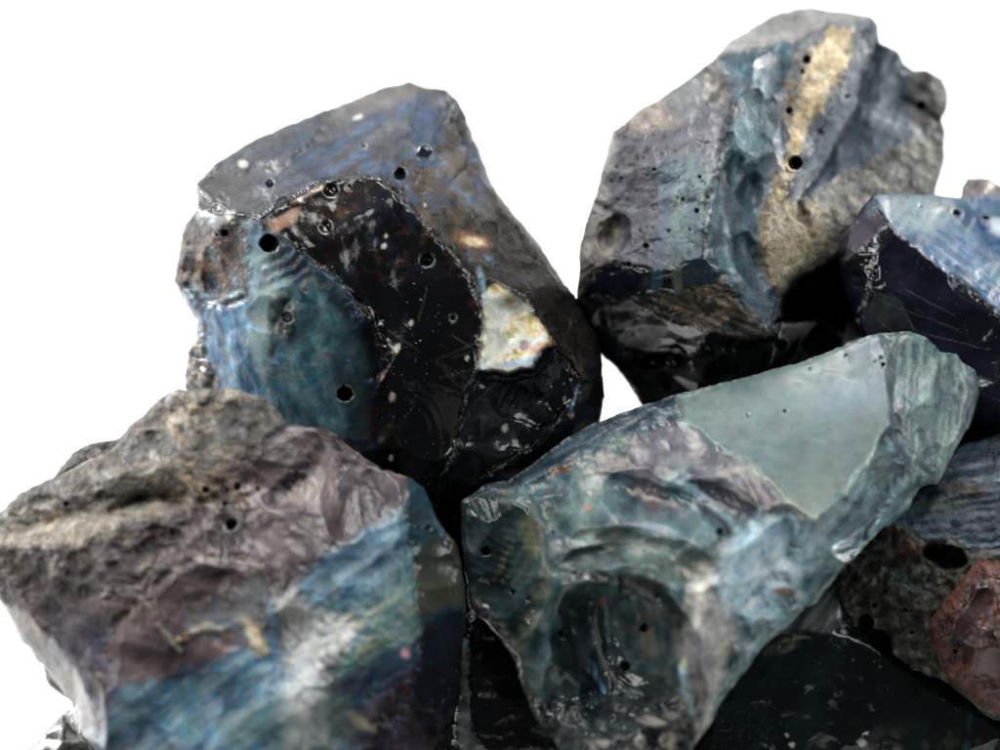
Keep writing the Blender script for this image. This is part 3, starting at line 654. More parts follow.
    s.paint(blk_m, ramp(.5 + .5 * n1, [(0, '#050708'), (.5, '#090c0e'), (1, '#12191c')]))
    s.paint(s.poly([(578,296),(645,300),(660,320),(640,340),(590,325)], 6, 5), ramp(.5 + .6 * s.st(25, 24, 6, 14), [(0, '#0c0c0c'), (.55, '#2c2a28'), (1, '#6a655d')]), .8)
    s.paint(s.ell(622, 340, 14, 16, 20, .6), '#31414e', .5); s.paint(s.ell(688, 376, 12, 7, 0, .7), '#6a6a66', .5)
    s.paint(s.poly([(610,130),(620,140),(606,200),(590,250),(584,290),(572,296),(574,250),(596,180)], 3, 3), '#8e8b86', .7); s.paint(s.line([(718,169),(724,180),(730,194)], 2.5, 1.5), '#141c24', .8); s.paint(s.line([(762,135),(772,143),(780,153)], 2.5, 1.5), '#1a2832', .8); s.paint(s.poly([(842,346),(849,322),(857,318),(872,345)], 1.5, 1), '#8d8a84', .8)
    for pl, w, a in ((ridge, 2.0, .75), (low, 1.3, .65), (low2, 1.0, .6), (topr[:4], 1.2, .5), (und, 1.0, .5)):
        m = s.line(pl, w, 1.0, 4, 8) * sst(-.1, .35, s.nz(15, 50) + .6 * s.nz(4, 51)); s.paint(m, '#aaa89e', a); s.setr(m, rough=.6, grain=1.3)
    for (cx, cy, r, k) in ((807,60,4.5,3),(795,163,6.8,3.2),(789,111,3.6,2),(921,106,5,2.4),(803,72,2.5,2),(847,97,3,2),(646,246,2.6,2.5),(629,265,2.2,2),(697,211,2.2,2),(669,231,1.8,2),(655,170,1.6,2),(700,177,1.6,2),(683,200,1.8,2),(690,230,1.6,2)):
        m = s.pit(cx, cy, r, k); s.paint(m, '#0b0c0e', .92)  # bubble holes: their shade is painted near-black
    rr = np.random.RandomState(4)
    for _ in range(60):
        cx, cy = rr.uniform(590, 712), rr.uniform(120, 262); m = s.ell(cx, cy, rr.uniform(.8, 1.7), rr.uniform(.8, 1.5), 0, .5, .2); m = m * left_m; s.z -= m * 2.5; s.paint(m, '#0e0f12', .85)
    s.rough[:] = .2; s.grain[:] = .5; s.dust[:] = .5
    s.setr(top_m, rough=.6, grain=.5, dust=.2); s.setr(left_m, rough=.34, grain=.5, dust=.7); s.setr(teal_m, rough=.38, grain=.3); s.setr(s.ell(752, 118, 34, 40, 10, .4), rough=.62, grain=.6); s.setr(right_m, rough=.72, grain=.5); s.setr(gray_m, rough=.75, grain=1.0); s.setr(och, rough=.85, grain=.5)
    s.setr(navy_m, rough=.08, grain=.12); s.setr(rip_m, rough=.2, grain=.6); s.setr(blk_m, rough=.16, grain=.08); s.setr(s.poly([(575,296),(645,300),(670,330),(650,350),(590,340)], 4), rough=.4)
    return s

# =================================================================== rock C: navy front, pale blue top
def rock_c():
    sil = [(873,195,-30),(889,195,-60),(915,194,-90),(936,195,-110),(950,196,-125),(960,197,-130),(962,186,-150),(968,178,-155),(989,178,-160),(1000,185,-165),(1060,185,-180),(1110,240,-150),(1120,350,-100),(1090,430,-80),(1000,470,-70),(920,450,-70),(880,390,-60),
           (863,337,-50),(857,324,-48),(848,301,-48),(840,277,-50),(838,239,-50),(851,224,-42),(862,208,-35)]
    edge = [(873,195,-30),(880,210,-12),(889,226,-6),(905,240,0),(924,254,5),(954,277,12),(1000,314,20),(1060,360,20),(1100,385,0)]
    s = Surf(sil, ctl=[(930,225,-50),(960,240,-50),(1000,260,-45),(1040,260,-80),(980,200,-120),(900,300,10),(880,280,0),(930,360,10),(1000,400,25),(870,310,-25),(965,215,-105)],
             creases=[edge, [(851,226,-40),(845,262,-25),(877,235,-6),(889,226,-6)], [(877,235,-6),(868,290,-10),(857,324,-48)], [(955,203,-118),(975,212,-112),(1005,205,-120)]],
             seed=37, jag=.9, rnd=6, thick=210, soft=1.4, warp=2)
    x, y = s.x, s.y; s.lump(60, 3, 1)
    top_m = s.poly([(873,190),(1130,170),(1130,400),(1000,314),(954,277),(924,254),(889,226)], 1.5, 1.5); fr_m = 1 - top_m
    s.scars(fr_m, 8, 16, 44, .12, 1); s.scars(top_m, 12, 6, 22, .05, 2); s.scars(s.ell(866, 285, 16, 40, 10, .3), 14, 4, 10, .25, 3); s.nibble(edge, 26, 2.5, 6); s.nibble([(873,195),(851,226),(840,262),(848,301)], 14, 3, 7); s.lump(18, .4, 2, top_m)
    s.dent(960, 225, 40, 16, 10, 5); s.dent(985, 235, 24, 18, 30, 6); s.dent(900, 330, 40, 30, 60, 7, .9); s.dent(960, 350, 50, 40, 20, 6, .9); s.crag(9, 2.5, 3, s.ell(866, 285, 14, 36, 10, .5)); s.crag(10, 3, 4, s.ell(985, 190, 30, 14, 0, .4)); s.ripple(830, 150, 11, .2, top_m); s.chips(1.5, 3, 6)
    n1, n2 = s.nz(40, 1), s.nz(12, 2)
    s.paint(fr_m, ramp(.5 + .5 * n1, [(0, '#090a12'), (.5, '#0e111d'), (.8, '#161a2c'), (1, '#241f24')]))
    s.paint(top_m, ramp(.5 + .32 * s.st(35, 120, 16, 1) + .12 * n2, [(0, '#1a3049'), (.35, '#2f5270'), (.6, '#4a6c82'), (.8, '#67828e'), (1, '#8fa2a6')]))
    s.paint(top_m * s.poly([(872,190),(950,194),(960,215),(930,240),(890,222)], 8, 6), '#7d8f92', .7)
    s.paint(top_m * s.poly([(925,248),(960,215),(985,250),(1010,310),(990,312),(950,275)], 10, 8), ramp(.5 + .6 * s.st(38, 40, 5, 3), [(0, '#1d2f44'), (.5, '#3f6486'), (1, '#7d98aa')]), .8)
    s.paint(top_m * s.poly([(968,215),(1010,222),(1010,252),(985,250)], 6, 4), '#2b4f78', .75); s.paint(s.ell(1003, 226, 12, 9, 0, .5), '#cfe3e6', .8)
    s.paint(s.poly([(960,198),(962,180),(992,174),(1020,186),(1020,205),(985,200)], 3, 3), ramp(.5 + .6 * n2, [(0, '#4a4445'), (.5, '#75706c'), (1, '#9c9186')])); s.paint(s.ell(985, 200, 26, 6, 0, .6), '#4c6b96', .6)
    s.paint(s.poly([(874,198),(851,226),(843,262),(877,236),(886,222)], 1.6, 1.5), '#554e5c', .9); s.paint(s.ell(872, 207, 10, 5, -60, .5), '#5f7f97', .5)
    for pl, w, a in ((edge, 1.2, .75), ([(877,235),(872,265),(868,290),(858,322)], 2.2, .7), ([(843,262),(877,236)], .8, .5)):
        m = s.line(pl, w, 1, 2, 7) * sst(-.25, .25, s.nz(6, 50)); s.paint(m, '#a7a6a6', a); s.setr(m, rough=.6, grain=1.2)
    for pl in ([(878,300),(960,330)],[(905,290),(955,315)],[(880,320),(905,345)],[(900,345),(935,352)],[(930,335),(990,350)]): s.paint(s.line(pl, .3, .8, 1), '#6b6a74', .6)
    for (cx, cy, r) in ((956,213,4.2),(986,218,3),(920,206,1.6),(907,197,1.4)): s.paint(s.pit(cx, cy, r, 2.4, el=1.6, ang=15), '#10141a', .9)  # shade inside the pits put into the colour
    s.rough[:] = .13; s.grain[:] = .1; s.dust[:] = .6; s.setr(top_m, rough=.42, grain=.15, dust=.4, film=.4); return s

# =================================================================== rock D: front left, purple-brown with a blue band
def rock_d():
    yb = ytab(190)
    sil = [(0,511,90),(21,493,90),(53,477,90),(90,459,90),(115,447,90),(128,427,88),(144,415,88),(160,399,88),(176,389,88),(189,391,90),(211,389,95),(227,386,98),(235,389,100),(250,395,104),(267,398,108),(278,410,112),(287,423,116),(318,427,122),(337,435,124),
           (363,458,124),(382,469,124),(411,478,124),(425,490,124),(435,517,124),(457,543,120),(462,567,120),(466,603,120),(463,643,120),(460,694,125),(457,707,130),(438,734,140),(430,760,145),(410,830,150),(385,ytab(150),150),
           (250,yb,200),(130,ytab(150),150),(108,800,140),(93,750,130),(83,737,128),(75,705,125),(53,678,120),(21,641,112),(0,601,105),(-18,575,95),(-28,545,85),(-16,524,85)]
    rim = [(0,598,118),(27,616,140),(53,641,155),(75,668,165),(88,699,172),(99,745,178),(112,820,185)]
    ledge = [(-20,560,110),(0,551,125),(45,545,150),(80,540,162),(107,532,166),(139,516,160),(165,507,155),(187,504,160)]
    over = [(-20,535,100),(40,522,120),(90,508,132),(128,500,132),(158,498,138),(190,498,152)]
    crest = [(0,514,95),(60,497,120),(110,482,134),(150,468,140),(174,464,146),(200,470,152)]
    rr = [(411,478,124),(404,500,150),(404,520,156),(409,541,160),(414,562,164),(417,585,170),(419,625,175),(416,660,185),(405,700,190),(395,760,195)]
    pale = [(111,640,204),(118,625,202),(140,600,199),(163,582,196),(197,558,190),(235,560,188),(276,565,188)]
    s = Surf(sil, ctl=[(100,590,190),(60,580,165),(150,560,185),(220,520,168),(220,440,130),(180,420,112),(250,470,146),(290,510,165),(350,500,150),(340,560,190),(300,600,205),(250,620,200),(190,660,212),(150,720,222),(250,740,235),(320,700,230),(370,640,205),(440,600,140),(440,660,150),(200,800,235),(320,800,220),(60,610,155),(380,760,195),(200,600,190)],
             creases=[rim, ledge, over, crest, rr, pale, [(111,617,205),(106,680,205),(104,750,200)], [(265,500,158),(287,478,150),(311,462,142)], [(265,500,158),(300,503,168),(322,520,172)], [(296,577,200),(340,540,186),(404,506,152)]],
             seed=51, jag=1.8, rnd=7, thick=190, soft=2.2, warp=4)
    x, y = s.x, s.y; s.lump(90, 5, 1)
    n1, n2 = s.nz(50, 1), s.nz(15, 2)
    crust_m = s.poly([(-30,505),(100,440),(180,380),(262,390),(290,425),(270,440),(240,470),(200,500),(160,508),(107,534),(60,543),(-30,556)], 6, 8)
    crag_m = s.poly([(-30,552),(40,545),(107,534),(165,508),(200,500),(180,540),(130,590),(60,600),(-30,596)], 8, 10)
    cz = np.clip(crust_m + crag_m, 0, 1); gz = 1 - cz; s.lump(30, 2.0, 2, .35 + .65 * cz); s.lump(11, .6, 3, .1 + .9 * cz)
    up_m = gz * sst(640, 560, y); lo_m = gz * sst(580, 640, y)
    s.scars(up_m, 34, 10, 44, .15, 1, rip=.003); s.scars(lo_m, 16, 12, 44, .13, 2); s.scars(cz, 40, 5, 18, .3, 3)
    s.scar(295, 488, 34, 20, -38, 11, None, .3); s.scar(345, 500, 22, 46, 8, 9, None, .3); s.scar(378, 500, 22, 34, -15, 7); s.scar(235, 540, 44, 26, -20, 9, None, .4); s.scar(298, 640, 26, 50, 15, 9, None, .2); s.scar(262, 480, 34, 20, 10, 7)
    s.nibble(rr[:9], 30, 3, 9); s.nibble(pale, 20, 4, 12); s.nibble([(278,410),(318,427),(363,458),(411,478),(435,517),(462,567)], 30, 4, 11); s.nibble([(363,700),(400,680),(440,650)], 16, 4, 12)
    s.crag(26, 5, 4, crust_m); s.crust(15, 1.5, 5, crust_m); s.crag(26, 9, 6, crag_m); s.crust(16, 4, 7, crag_m)
    s.crust(16, 6, 8, s.poly([(150,400),(250,395),(270,440),(235,530),(180,510),(160,450)], 10)); s.crag(40, 3, 9, s.poly([(110,560),(290,430),(420,490),(300,580),(130,650)], 12))
    s.groove([(112,512),(135,501),(160,499),(180,500)], 6, 14); s.dent(287, 492, 26, 13, -35, 8, .7); s.dent(322, 480, 22, 44, 15, 7, .9); s.dent(360, 500, 26, 40, 20, 7, .9); s.dent(230, 500, 44, 24, -20, 8)
    s.dent(160, 545, 30, 20, -20, 10, .8)
    s.dent(290, 650, 30, 46, 10, 9, .9); s.dent(340, 620, 50, 30, -35, 8, .9); s.dent(360, 710, 50, 40, -30, 10, .9); s.dent(180, 720, 70, 44, -20, 8); s.ripple(100, 560, 16, 1.3, sst(0, 1, s.ell(190, 520, 60, 40, 0, .7)))
    s.crag(14, 4, 11, s.poly([(270,585),(360,600),(400,640),(320,700),(270,690)], 14)); s.crag(12, 4, 12, s.poly([(360,690),(450,640),(450,740),(380,760)], 10))
    s.groove([(158,625),(170,640),(182,652)], 3, -2); s.groove([(180,640),(205,628),(228,628)], 4, -3); s.groove([(240,622),(256,640),(268,652)], 6, -3)
    s.chips(2.2, 5, 9)
    pu = ramp(.5 + .4 * n1 + .3 * s.st(-40, 50, 18, 3), [(0, '#2c2326'), (.3, '#463a3d'), (.55, '#5f5254'), (.8, '#776a6a'), (1, '#9b908b')])
    s.paint(1, pu)
    s.paint(crust_m, ramp(.5 + .35 * s.st(-22, 60, 14, 4) + .4 * n2, [(0, '#25221f'), (.3, '#433f3a'), (.55, '#605b54'), (.8, '#827a6d'), (1, '#aba08b')]))
    s.paint(s.poly([(-30,560),(-30,530),(80,520),(130,506),(200,505),(150,520),(107,536),(60,546)], 5, 5), ramp(.5 + .6 * s.st(-12, 50, 8, 5), [(0, '#6e675b'), (.5, '#958b78'), (1, '#b6ab95')]), .9)
    s.paint(s.line([(0,532),(60,513),(120,499)], 3, 4) * sst(-.1, .4, s.nz(20, 6)), '#a08457', .7); s.paint(s.line([(0,517),(60,499),(120,483),(170,466)], 2.5, 4), '#8f8977', .6)
    s.paint(crag_m, ramp(.5 + .6 * n2, [(0, '#1f1a19'), (.4, '#3d3432'), (.7, '#675d56'), (1, '#9d9587')]), .95)
    oc = .8 * sst(.05, .45, s.nz(13, 7) ) * np.maximum(s.ell(188, 420, 26, 18, -40, .5), s.ell(215, 490, 30, 20, 10, .6)); s.paint(oc, '#94703f', .85)
    s.paint(s.poly([(178,398),(240,388),(250,400),(210,404),(190,432),(168,430)], 4, 5) * sst(-.3, .2, n2), '#a59c89', .8)
    s.paint(s.ell(205, 480, 46, 26, 10, .7) * sst(-.1, .4, s.nz(12, 8)), '#a08f74', .75); s.paint(s.ell(250, 430, 34, 26, 0, .6) * sst(-.2, .5, s.nz(14, 9)), '#5a5b5c', .7)
    s.paint(s.ell(258, 455, 40, 14, -15, .6), '#5c514b', .7)
    # highlight facet painted as a light wedge beside a dark one
    s.paint(s.poly([(264,503),(285,476),(312,461),(303,478),(282,500)], 3, 3), '#31262d', .85); s.paint(s.poly([(282,503),(304,478),(314,462),(322,470),(318,500),(300,506)], 4, 4), '#a59a92', .8)
    s.paint(s.poly([(338,446),(356,452),(352,520),(344,530),(338,500)], 5, 4), '#3b2f38', .8); s.paint(s.poly([(320,440),(338,440),(336,505),(322,510)], 6, 5), '#8b7e7c', .6)
    s.paint(s.poly([(370,470),(410,480),(402,505),(380,510)], 5, 5), '#564c56', .7)
    for pl in (pale, [(163,582),(185,560),(205,540)], [(200,562),(240,558),(262,566),(270,580)], [(235,528),(262,510)]): s.paint(s.line(pl, 2, 3, 4), '#9a8e84', .65)
    # left flank and rim
    s.paint(s.poly([(40,600),(111,617),(106,680),(100,760),(84,700),(60,650)], 6, 6), ramp(.5 + .6 * n2, [(0, '#33313a'), (.5, '#4d4b55'), (1, '#71717a')]), .8)
    s.paint(s.poly([(-20,590),(0,598),(27,616),(53,641),(75,668),(88,699),(99,745),(112,830),(60,830),(60,700),(0,620)], 2, 2), '#9c9a97', .9)  # pale rim: grazing white reflection put into the colour
    # blue and teal
    bb = ramp(.5 + .5 * s.st(-35, 90, 12, 20) + .15 * n2, [(0, '#294b64'), (.35, '#446f8b'), (.6, '#6a97ab'), (.8, '#90b3bd'), (1, '#bdd0cc')])
    s.paint(s.poly([(296,580),(340,546),(404,506),(416,512),(424,566),(390,600),(350,628),(300,620)], 5, 4), bb)
    tt = ramp(.5 + .5 * s.st(-32, 70, 8, 21) + .2 * n2, [(0, '#285059'), (.35, '#487273'), (.6, '#6c8f84'), (.8, '#929c7c'), (1, '#b3b8a0')])
    s.paint(s.poly([(345,628),(412,552),(420,600),(418,640),(370,672),(335,680)], 8, 6), tt, .95)
    s.paint(s.poly([(335,680),(372,668),(418,632),(462,600),(470,650),(400,680),(350,720)], 7, 6), ramp(.5 + .5 * s.st(-32, 60, 10, 22), [(0, '#15233a'), (.5, '#274361'), (1, '#4a6d86')]), .9)
    s.paint(s.poly([(118,690),(200,668),(270,640),(300,660),(330,700),(280,780),(90,860),(96,740)], 10, 8), bb, .95)
    s.paint(s.poly([(118,700),(200,676),(262,672),(230,700),(140,740)], 10, 8), '#1c4256', .6); s.paint(s.poly([(120,740),(260,700),(300,730),(280,800),(110,820)], 14, 8) * sst(-.2, .4, n1), '#54726b', .6)
    s.paint(s.poly([(345,730),(400,680),(466,640),(466,700),(430,760),(360,850),(300,850),(300,770)], 8, 6), ramp(.5 + .5 * n1 + .2 * n2, [(0, '#1e181f'), (.5, '#30262e'), (.8, '#463a42'), (1, '#6a5d60')]), .95)
    s.paint(s.poly([(280,700),(345,690),(360,740),(300,790),(270,740)], 12, 8), tt, .5)
    # right facet
    rf = s.poly([(406,478),(432,480),(470,560),(470,620),(420,626),(416,585),(409,541),(403,510)], 2, 2)
    s.paint(rf, ramp(.5 + .5 * s.st(-30, 40, 12, 24), [(0, '#122d36'), (.6, '#1f4450'), (1, '#3c6068')])); s.paint(rf * s.poly([(410,560),(446,532),(466,546),(470,600),(420,616)], 3, 3), '#38382c', .9); s.paint(rf * s.poly([(404,545),(440,515),(446,528),(410,558)], 2, 3), '#22454c')
    s.paint(s.poly([(419,626),(470,600),(470,700),(430,740),(410,700)], 5, 4), '#10131c', .9)
    # white highlight painted into the colour, and iridescent crust
    wp = np.maximum(s.poly([(280,588),(300,600),(318,612),(350,616),(352,640),(334,656),(322,690),(290,700),(282,650)], 9, 9), .9 * s.poly([(284,690),(320,690),(318,740),(290,750)], 14, 8))
    s.paint(wp, ramp(.5 + .6 * n2, [(0, '#a4afb2'), (.5, '#d2d4d0'), (1, '#f0ede6')]), .9)
    s.paint(s.ell(345, 625, 22, 14, -30, .6, .6) * sst(-.3, .3, s.nz(10, 27)), '#b9b7a0', .7)
    s.paint(s.line([(180,640),(192,631),(206,627),(222,628),(230,634)], 2.4, 4, 5) * sst(-.6, .2, s.nz(9, 70)), '#b8a065', .85); s.paint(s.ell(226, 622, 34, 12, 0, .7, .6), '#6f8790', .5); s.paint(s.line([(240,610),(250,628),(262,650)], 4, 6, 6) * sst(-.7, .1, s.nz(8, 71)), '#d0a868', .85); s.paint(s.line([(248,632),(258,646),(266,650)], 3, 3), '#e9dcae', .8)
    s.paint(s.line([(158,626),(168,638),(180,650)], 2.5, 2), '#8d8878', .8); s.paint(s.ell(248, 602, 10, 26, 25, .5) , '#9aa0a0', .6); s.paint(s.line([(268,600),(276,630),(272,660)], 5, 4), '#4f8199', .7)
    s.paint(s.ell(405, 653, 4.5, 5, 0), '#d4a09a', .8); s.paint(s.ell(360, 722, 14, 6, 35, .5, .5), '#b0a48c', .7)
    s.paint(s.poly([(212,600),(262,585),(262,612),(215,625)], 6, 6), '#6f7a80', .5)
    s.paint(s.poly([(276,578),(318,552),(310,575),(282,596)], 4, 4), '#352831', .8)
    for pl, w, a in ((rr[:8], 1.3, .55), (rim, 1.5, .4), ([(318,427),(337,435),(363,458),(382,469),(411,478)], 1.6, .55)):
        m = s.line(pl, w, 1.4, 4, 9) * sst(-.1, .35, s.nz(15, 50) + .5 * s.nz(5, 51)); s.paint(m, '#b3a99f', a)
    for (cx, cy, r, k) in ((231,525,5.5,2.4),(205,490,3.2,1.8),(237,487,3.6,2.0),(225,504,2.6,1.6),(66,504,2.5,1.5),(258,489,2.2,1.6),(428,528,2.4,2)): s.paint(s.pit(cx, cy, r, k), '#110f0f', .9)  # pit insides painted dark as their shade
    s.rough[:] = .3; s.grain[:] = .25; s.dust[:] = .5
    s.setr(crust_m, rough=.65, grain=.75); s.setr(crag_m, rough=.5, grain=1.2); s.setr(rf, rough=.1, grain=.15); s.setr(wp, rough=.25); s.setr(s.poly([(-20,590),(27,616),(75,668),(99,745),(112,830),(60,830),(60,700)], 2, 2), rough=.22, grain=.2)
    s.setr(lo_m, rough=.17, film=.6)
    return s

# =================================================================== rock E: front right, teal
def rock_e():
    sil = [(461,501,50),(482,487,48),(490,483,47),(509,481,45),(543,455,40),(567,438,36),(594,423,30),(615,415,25),(637,406,20),(677,394,12),(700,389,8),(747,377,2),(807,360,5),(847,343,8),(880,333,12),(910,331,16),(928,338,18),(940,352,20),(957,353,20),(963,363,20),(977,370,20),(981,390,24),
           (973,420,32),(957,447,42),(947,467,50),(937,485,58),(928,483,58),(918,488,56),(910,507,60),(893,523,66),(880,530,88),(853,560,126),(833,580,142),(813,600,150),(790,623,157),(763,647,165),(747,667,170),(723,700,172),(707,730,176),(694,748,176),
           (690,790,180),(680,ytab(180),180),(630,ytab(180),185),(590,850,150),(575,790,125),(559,749,110),(551,737,108),(533,715,102),(522,689,98),(514,659,92),(503,643,88),(485,622,80),(471,609,70),(467,598,66),(465,569,62),(462,541,58),(461,519,54)]
    top = [(680,397,16),(682,420,48),(713,443,85),(750,463,125),(787,503,165),(813,522,175),(840,498,150),(867,463,110),(885,430,70),(892,410,58),(891,385,36),(886,350,22),(880,333,12)]
    left = [(495,488,55),(530,503,92),(540,528,112),(546,569,135),(534,615,120),(520,650,108),(514,659,96)]
    lip = [(546,569,135),(570,577,170),(595,574,196),(620,579,205),(645,587,212),(663,598,222),(676,612,228),(684,630,232),(688,655,230),(690,690,226),(684,720,215)]
    flank = [(813,522,170),(790,548,160),(765,580,164),(735,612,182),(722,650,196),(716,690,195),(705,722,184)]
    strip = [(482,487,48),(520,484,72),(560,470,82),(600,450,76),(640,432,64),(682,420,48)]
    tooth = [(892,410,58),(900,440,68),(912,465,72),(937,485,58)]
    mid = [(546,569,135),(580,545,160),(620,530,172),(660,548,190),(700,560,212),(722,580,220),(735,612,222)]
    s = Surf(sil, ctl=[(500,540,80),(500,590,85),(525,570,110),(600,500,130),(650,470,112),(700,480,128),(740,510,165),(640,520,160),(700,530,190),(760,540,180),(700,620,240),(700,660,240),(620,640,150),(610,680,150),(640,670,160),(580,620,150),(570,680,150),(620,720,180),(660,710,200),(580,720,145),(620,780,195),(930,400,48),(940,440,55),(870,510,95),(830,550,144),(780,610,161),(800,575,156),(740,650,182),(820,420,70),(780,440,95)],
             creases=[top, left, lip, flank, strip, tooth, mid, [(940,352,20),(945,390,34),(935,440,52),(930,470,58)], [(560,735,125),(600,715,160),(640,705,190),(684,720,215)]],
             seed=67, jag=1.3, rnd=7, thick=175, soft=2.2, warp=4)
    x, y = s.x, s.y; 
    n1, n2 = s.nz(48, 1), s.nz(15, 2)
    top_m = s.poly([(676,396),(704,388),(885,328),(886,350),(891,385),(892,410),(885,430),(867,463),(840,498),(813,524),(787,504),(750,464),(713,444),(680,425)], 2.5, 2.5)
    strip_m = s.poly([(455,500),(482,480),(567,430),(700,382),(690,400),(682,420),(640,432),(600,450),(560,470),(520,484),(495,490)], 4, 4)
    left_m = s.poly([(455,500),(495,488),(530,503),(540,528),(546,569),(534,615),(514,659),(450,620)], 3, 3)
    bowl_m = s.poly([(548,566),(570,577),(620,579),(663,598),(684,630),(690,690),(684,722),(600,740),(540,720),(514,660),(534,615)], 4, 5)
    fl_m = s.poly([(813,522),(867,463),(892,410),(891,340),(990,360),(985,480),(910,520),(853,570),(760,680),(700,750),(716,690),(722,650),(735,612),(765,580)], 3, 3)
    mid_m = np.clip(1 - top_m - strip_m - left_m - bowl_m - fl_m, 0, 1)
    st_m = s.poly([(890,335),(940,350),(975,372),(975,430),(937,488),(912,466),(900,440),(892,410)], 4, 4)
    # relief
    tm2 = s.poly([p[:2] for p in top], 3, 2)
    s.lump(80, 4, 1, 1 - .95 * top_m); s.lump(28, 1.6, 2, (1 - top_m) * .6); s.lump(10, .4, 3, 1 - top_m - .8 * bowl_m * 0)
    s.scars(mid_m, 34, 9, 40, .2, 1, rip=.004); s.scars(left_m, 18, 8, 30, .16, 2, rip=.004); s.scars(strip_m, 26, 4, 14, .25, 3); s.scars(fl_m, 24, 8, 28, .12, 4)
    s.scar(655, 500, 60, 24, 15, 11, None, .4); s.scar(722, 503, 44, 20, 25, 10, None, .3); s.scar(630, 548, 56, 18, 4, 10); s.scar(590, 562, 40, 14, -14, 8); s.scar(512, 560, 24, 56, 12, 8, None, .3); s.scar(492, 600, 20, 24, 0, 6); s.scar(690, 572, 36, 22, 15, 8)
    s.scar(612, 632, 62, 52, 35, 26, None, .5); s.scar(650, 655, 42, 50, -10, 14, None, .4); s.scar(585, 660, 30, 46, 12, 10, None, .5); s.scar(640, 668, 40, 30, -25, 12, None, .5); s.scar(566, 700, 30, 30, 0, 9); s.scar(655, 620, 26, 20, 30, 7)
    s.scars(s.poly([(690,560),(800,530),(815,580),(740,650),(700,720),(686,650)], 8), 18, 8, 26, .22, 5); s.scars(s.poly([(530,690),(690,690),(700,800),(560,800)], 8), 36, 5, 16, .35, 6)
    s.nibble(lip, 34, 4, 12); s.nibble(left, 26, 4, 10); s.nibble(flank, 24, 4, 10); s.nibble(tooth, 16, 3, 8); s.nibble(top[:6], 16, 3, 8, .2); s.nibble([(467,598),(503,643),(522,689),(551,737)], 34, 4, 11); s.nibble(sil[:12], 26, 3, 8); s.nibble(sil[16:24], 20, 3, 8)
    s.scars(bowl_m, 14, 12, 34, .2, 9, rip=.006); s.dent(590, 630, 36, 50, 10, 8, .8); s.dent(650, 680, 40, 26, -10, 9, .8); s.dent(575, 690, 34, 36, 0, 9, .9); s.ripple(700, 600, 17, 1.2, s.poly([(560,590),(660,600),(670,690),(590,710),(545,650)], 14), sharp=1.4)
    s.groove([(598,596),(596,625),(604,655),(616,678),(640,694)], 3, -3)
    s.dent(650, 500, 70, 20, 15, 10, .9); s.dent(715, 505, 50, 20, 25, 10, .8); s.dent(625, 545, 60, 20, 5, 9, .9); s.dent(590, 560, 44, 14, -15, 8, .7); s.dent(680, 560, 40, 20, 20, 8, .9)
    s.dent(510, 555, 24, 60, 15, 8); s.dent(493, 600, 22, 26, 0, 7); s.ripple(540, 470, 8, .3, left_m * .7); s.dent(537, 490, 20, 8, -10, 3)
    s.z += 1.3 * s.st(98, 90, 9, 40) * st_m; s.dent(885, 475, 26, 14, -50, 8, .8); s.dent(860, 520, 46, 14, -45, 6, .9); s.dent(800, 590, 50, 14, -45, 7, .9)
    s.crag(30, 4, 5, s.poly([(700,540),(800,530),(815,580),(740,650),(700,720),(688,640)], 12)); s.crag(12, .5, 6, s.poly([(700,540),(800,530),(815,580),(740,650),(700,720),(688,640)], 12))
    s.crag(14, 6, 7, s.poly([(530,700),(690,690),(700,760),(560,770)], 8)); s.crust(12, 4, 8, s.poly([(530,700),(690,690),(700,790),(560,790)], 8)); s.crag(9, 4, 9, s.line([(467,598),(503,643),(522,689),(551,737)], 8, 6))
    s.z += 1.6 * s.st(-30, 50, 6, 41) * strip_m
    s.chips(1.2, 4, 8); q = tm2 > .9; A = np.stack([x, y, x * y * 1e-3, y * y * 1e-3, x * x * 1e-3, np.ones(s.n)], 1); co, *_ = np.linalg.lstsq(A[q], s.zbase[q], rcond=None); s.z = s.z * (1 - tm2) + (A @ co + .5 * fbm(x, y, 70, 5, 2)) * tm2
    # colour
    sw = .42 + .6 * fbm(x + 26 * n1, y + 22 * fbm(x, y, 60, 91, 3), 44, 92, 5) + .1 * n2
    s.paint(1, ramp(sw, [(0, '#182a31'), (.25, '#304c54'), (.45, '#4d6a6e'), (.62, '#6a8483'), (.8, '#93a29c'), (1, '#b9bdb3')]))
    s.paint(mid_m * sst(0, .45, n1 + .1) * s.ell(690, 495, 110, 46, 15, .6), ramp(.5 + .6 * n2, [(0, '#3a3641'), (.5, '#625d68'), (1, '#8a858c')]), .85)
    s.paint(s.poly([(665,405),(700,430),(750,465),(785,505),(740,500),(680,470),(640,462),(630,440)], 8, 7), ramp(.5 + .6 * n2, [(0, '#55535e'), (.5, '#77747d'), (1, '#8f9396')]), .85)
    s.paint(s.poly([(690,478),(745,484),(778,512),(730,528),(700,510)], 7, 6), '#363848', .75); s.paint(s.line([(676,478),(700,495),(730,520),(745,545)], 3, 4, 4), '#7fa3ab', .7)
    s.paint(s.poly([(600,462),(632,455),(628,478),(600,478)], 6, 6), '#2f3148', .7); s.paint(s.poly([(545,510),(610,505),(700,540),(690,560),(600,560),(555,545)], 12, 9) * sst(-.3, .3, s.nz(24, 5)), '#8c9d94', .55)
    s.paint(s.ell(648, 525, 46, 14, 15, .6), '#57727c', .6); s.paint(s.poly([(545,540),(580,550),(600,552),(620,562),(560,572),(546,566)], 7, 6), '#7f8c91', .6)
    s.paint(s.line([(556,565),(575,552),(600,548),(625,560)], 3, 3, 3), '#2a3434', .7); s.paint(s.poly([(625,560),(700,556),(690,590),(640,585)], 6, 6) , ramp(.5 + .5 * s.st(90, 30, 8, 9), [(0, '#2b3b36'), (.6, '#53665d'), (1, '#7d8a7a')]), .8)
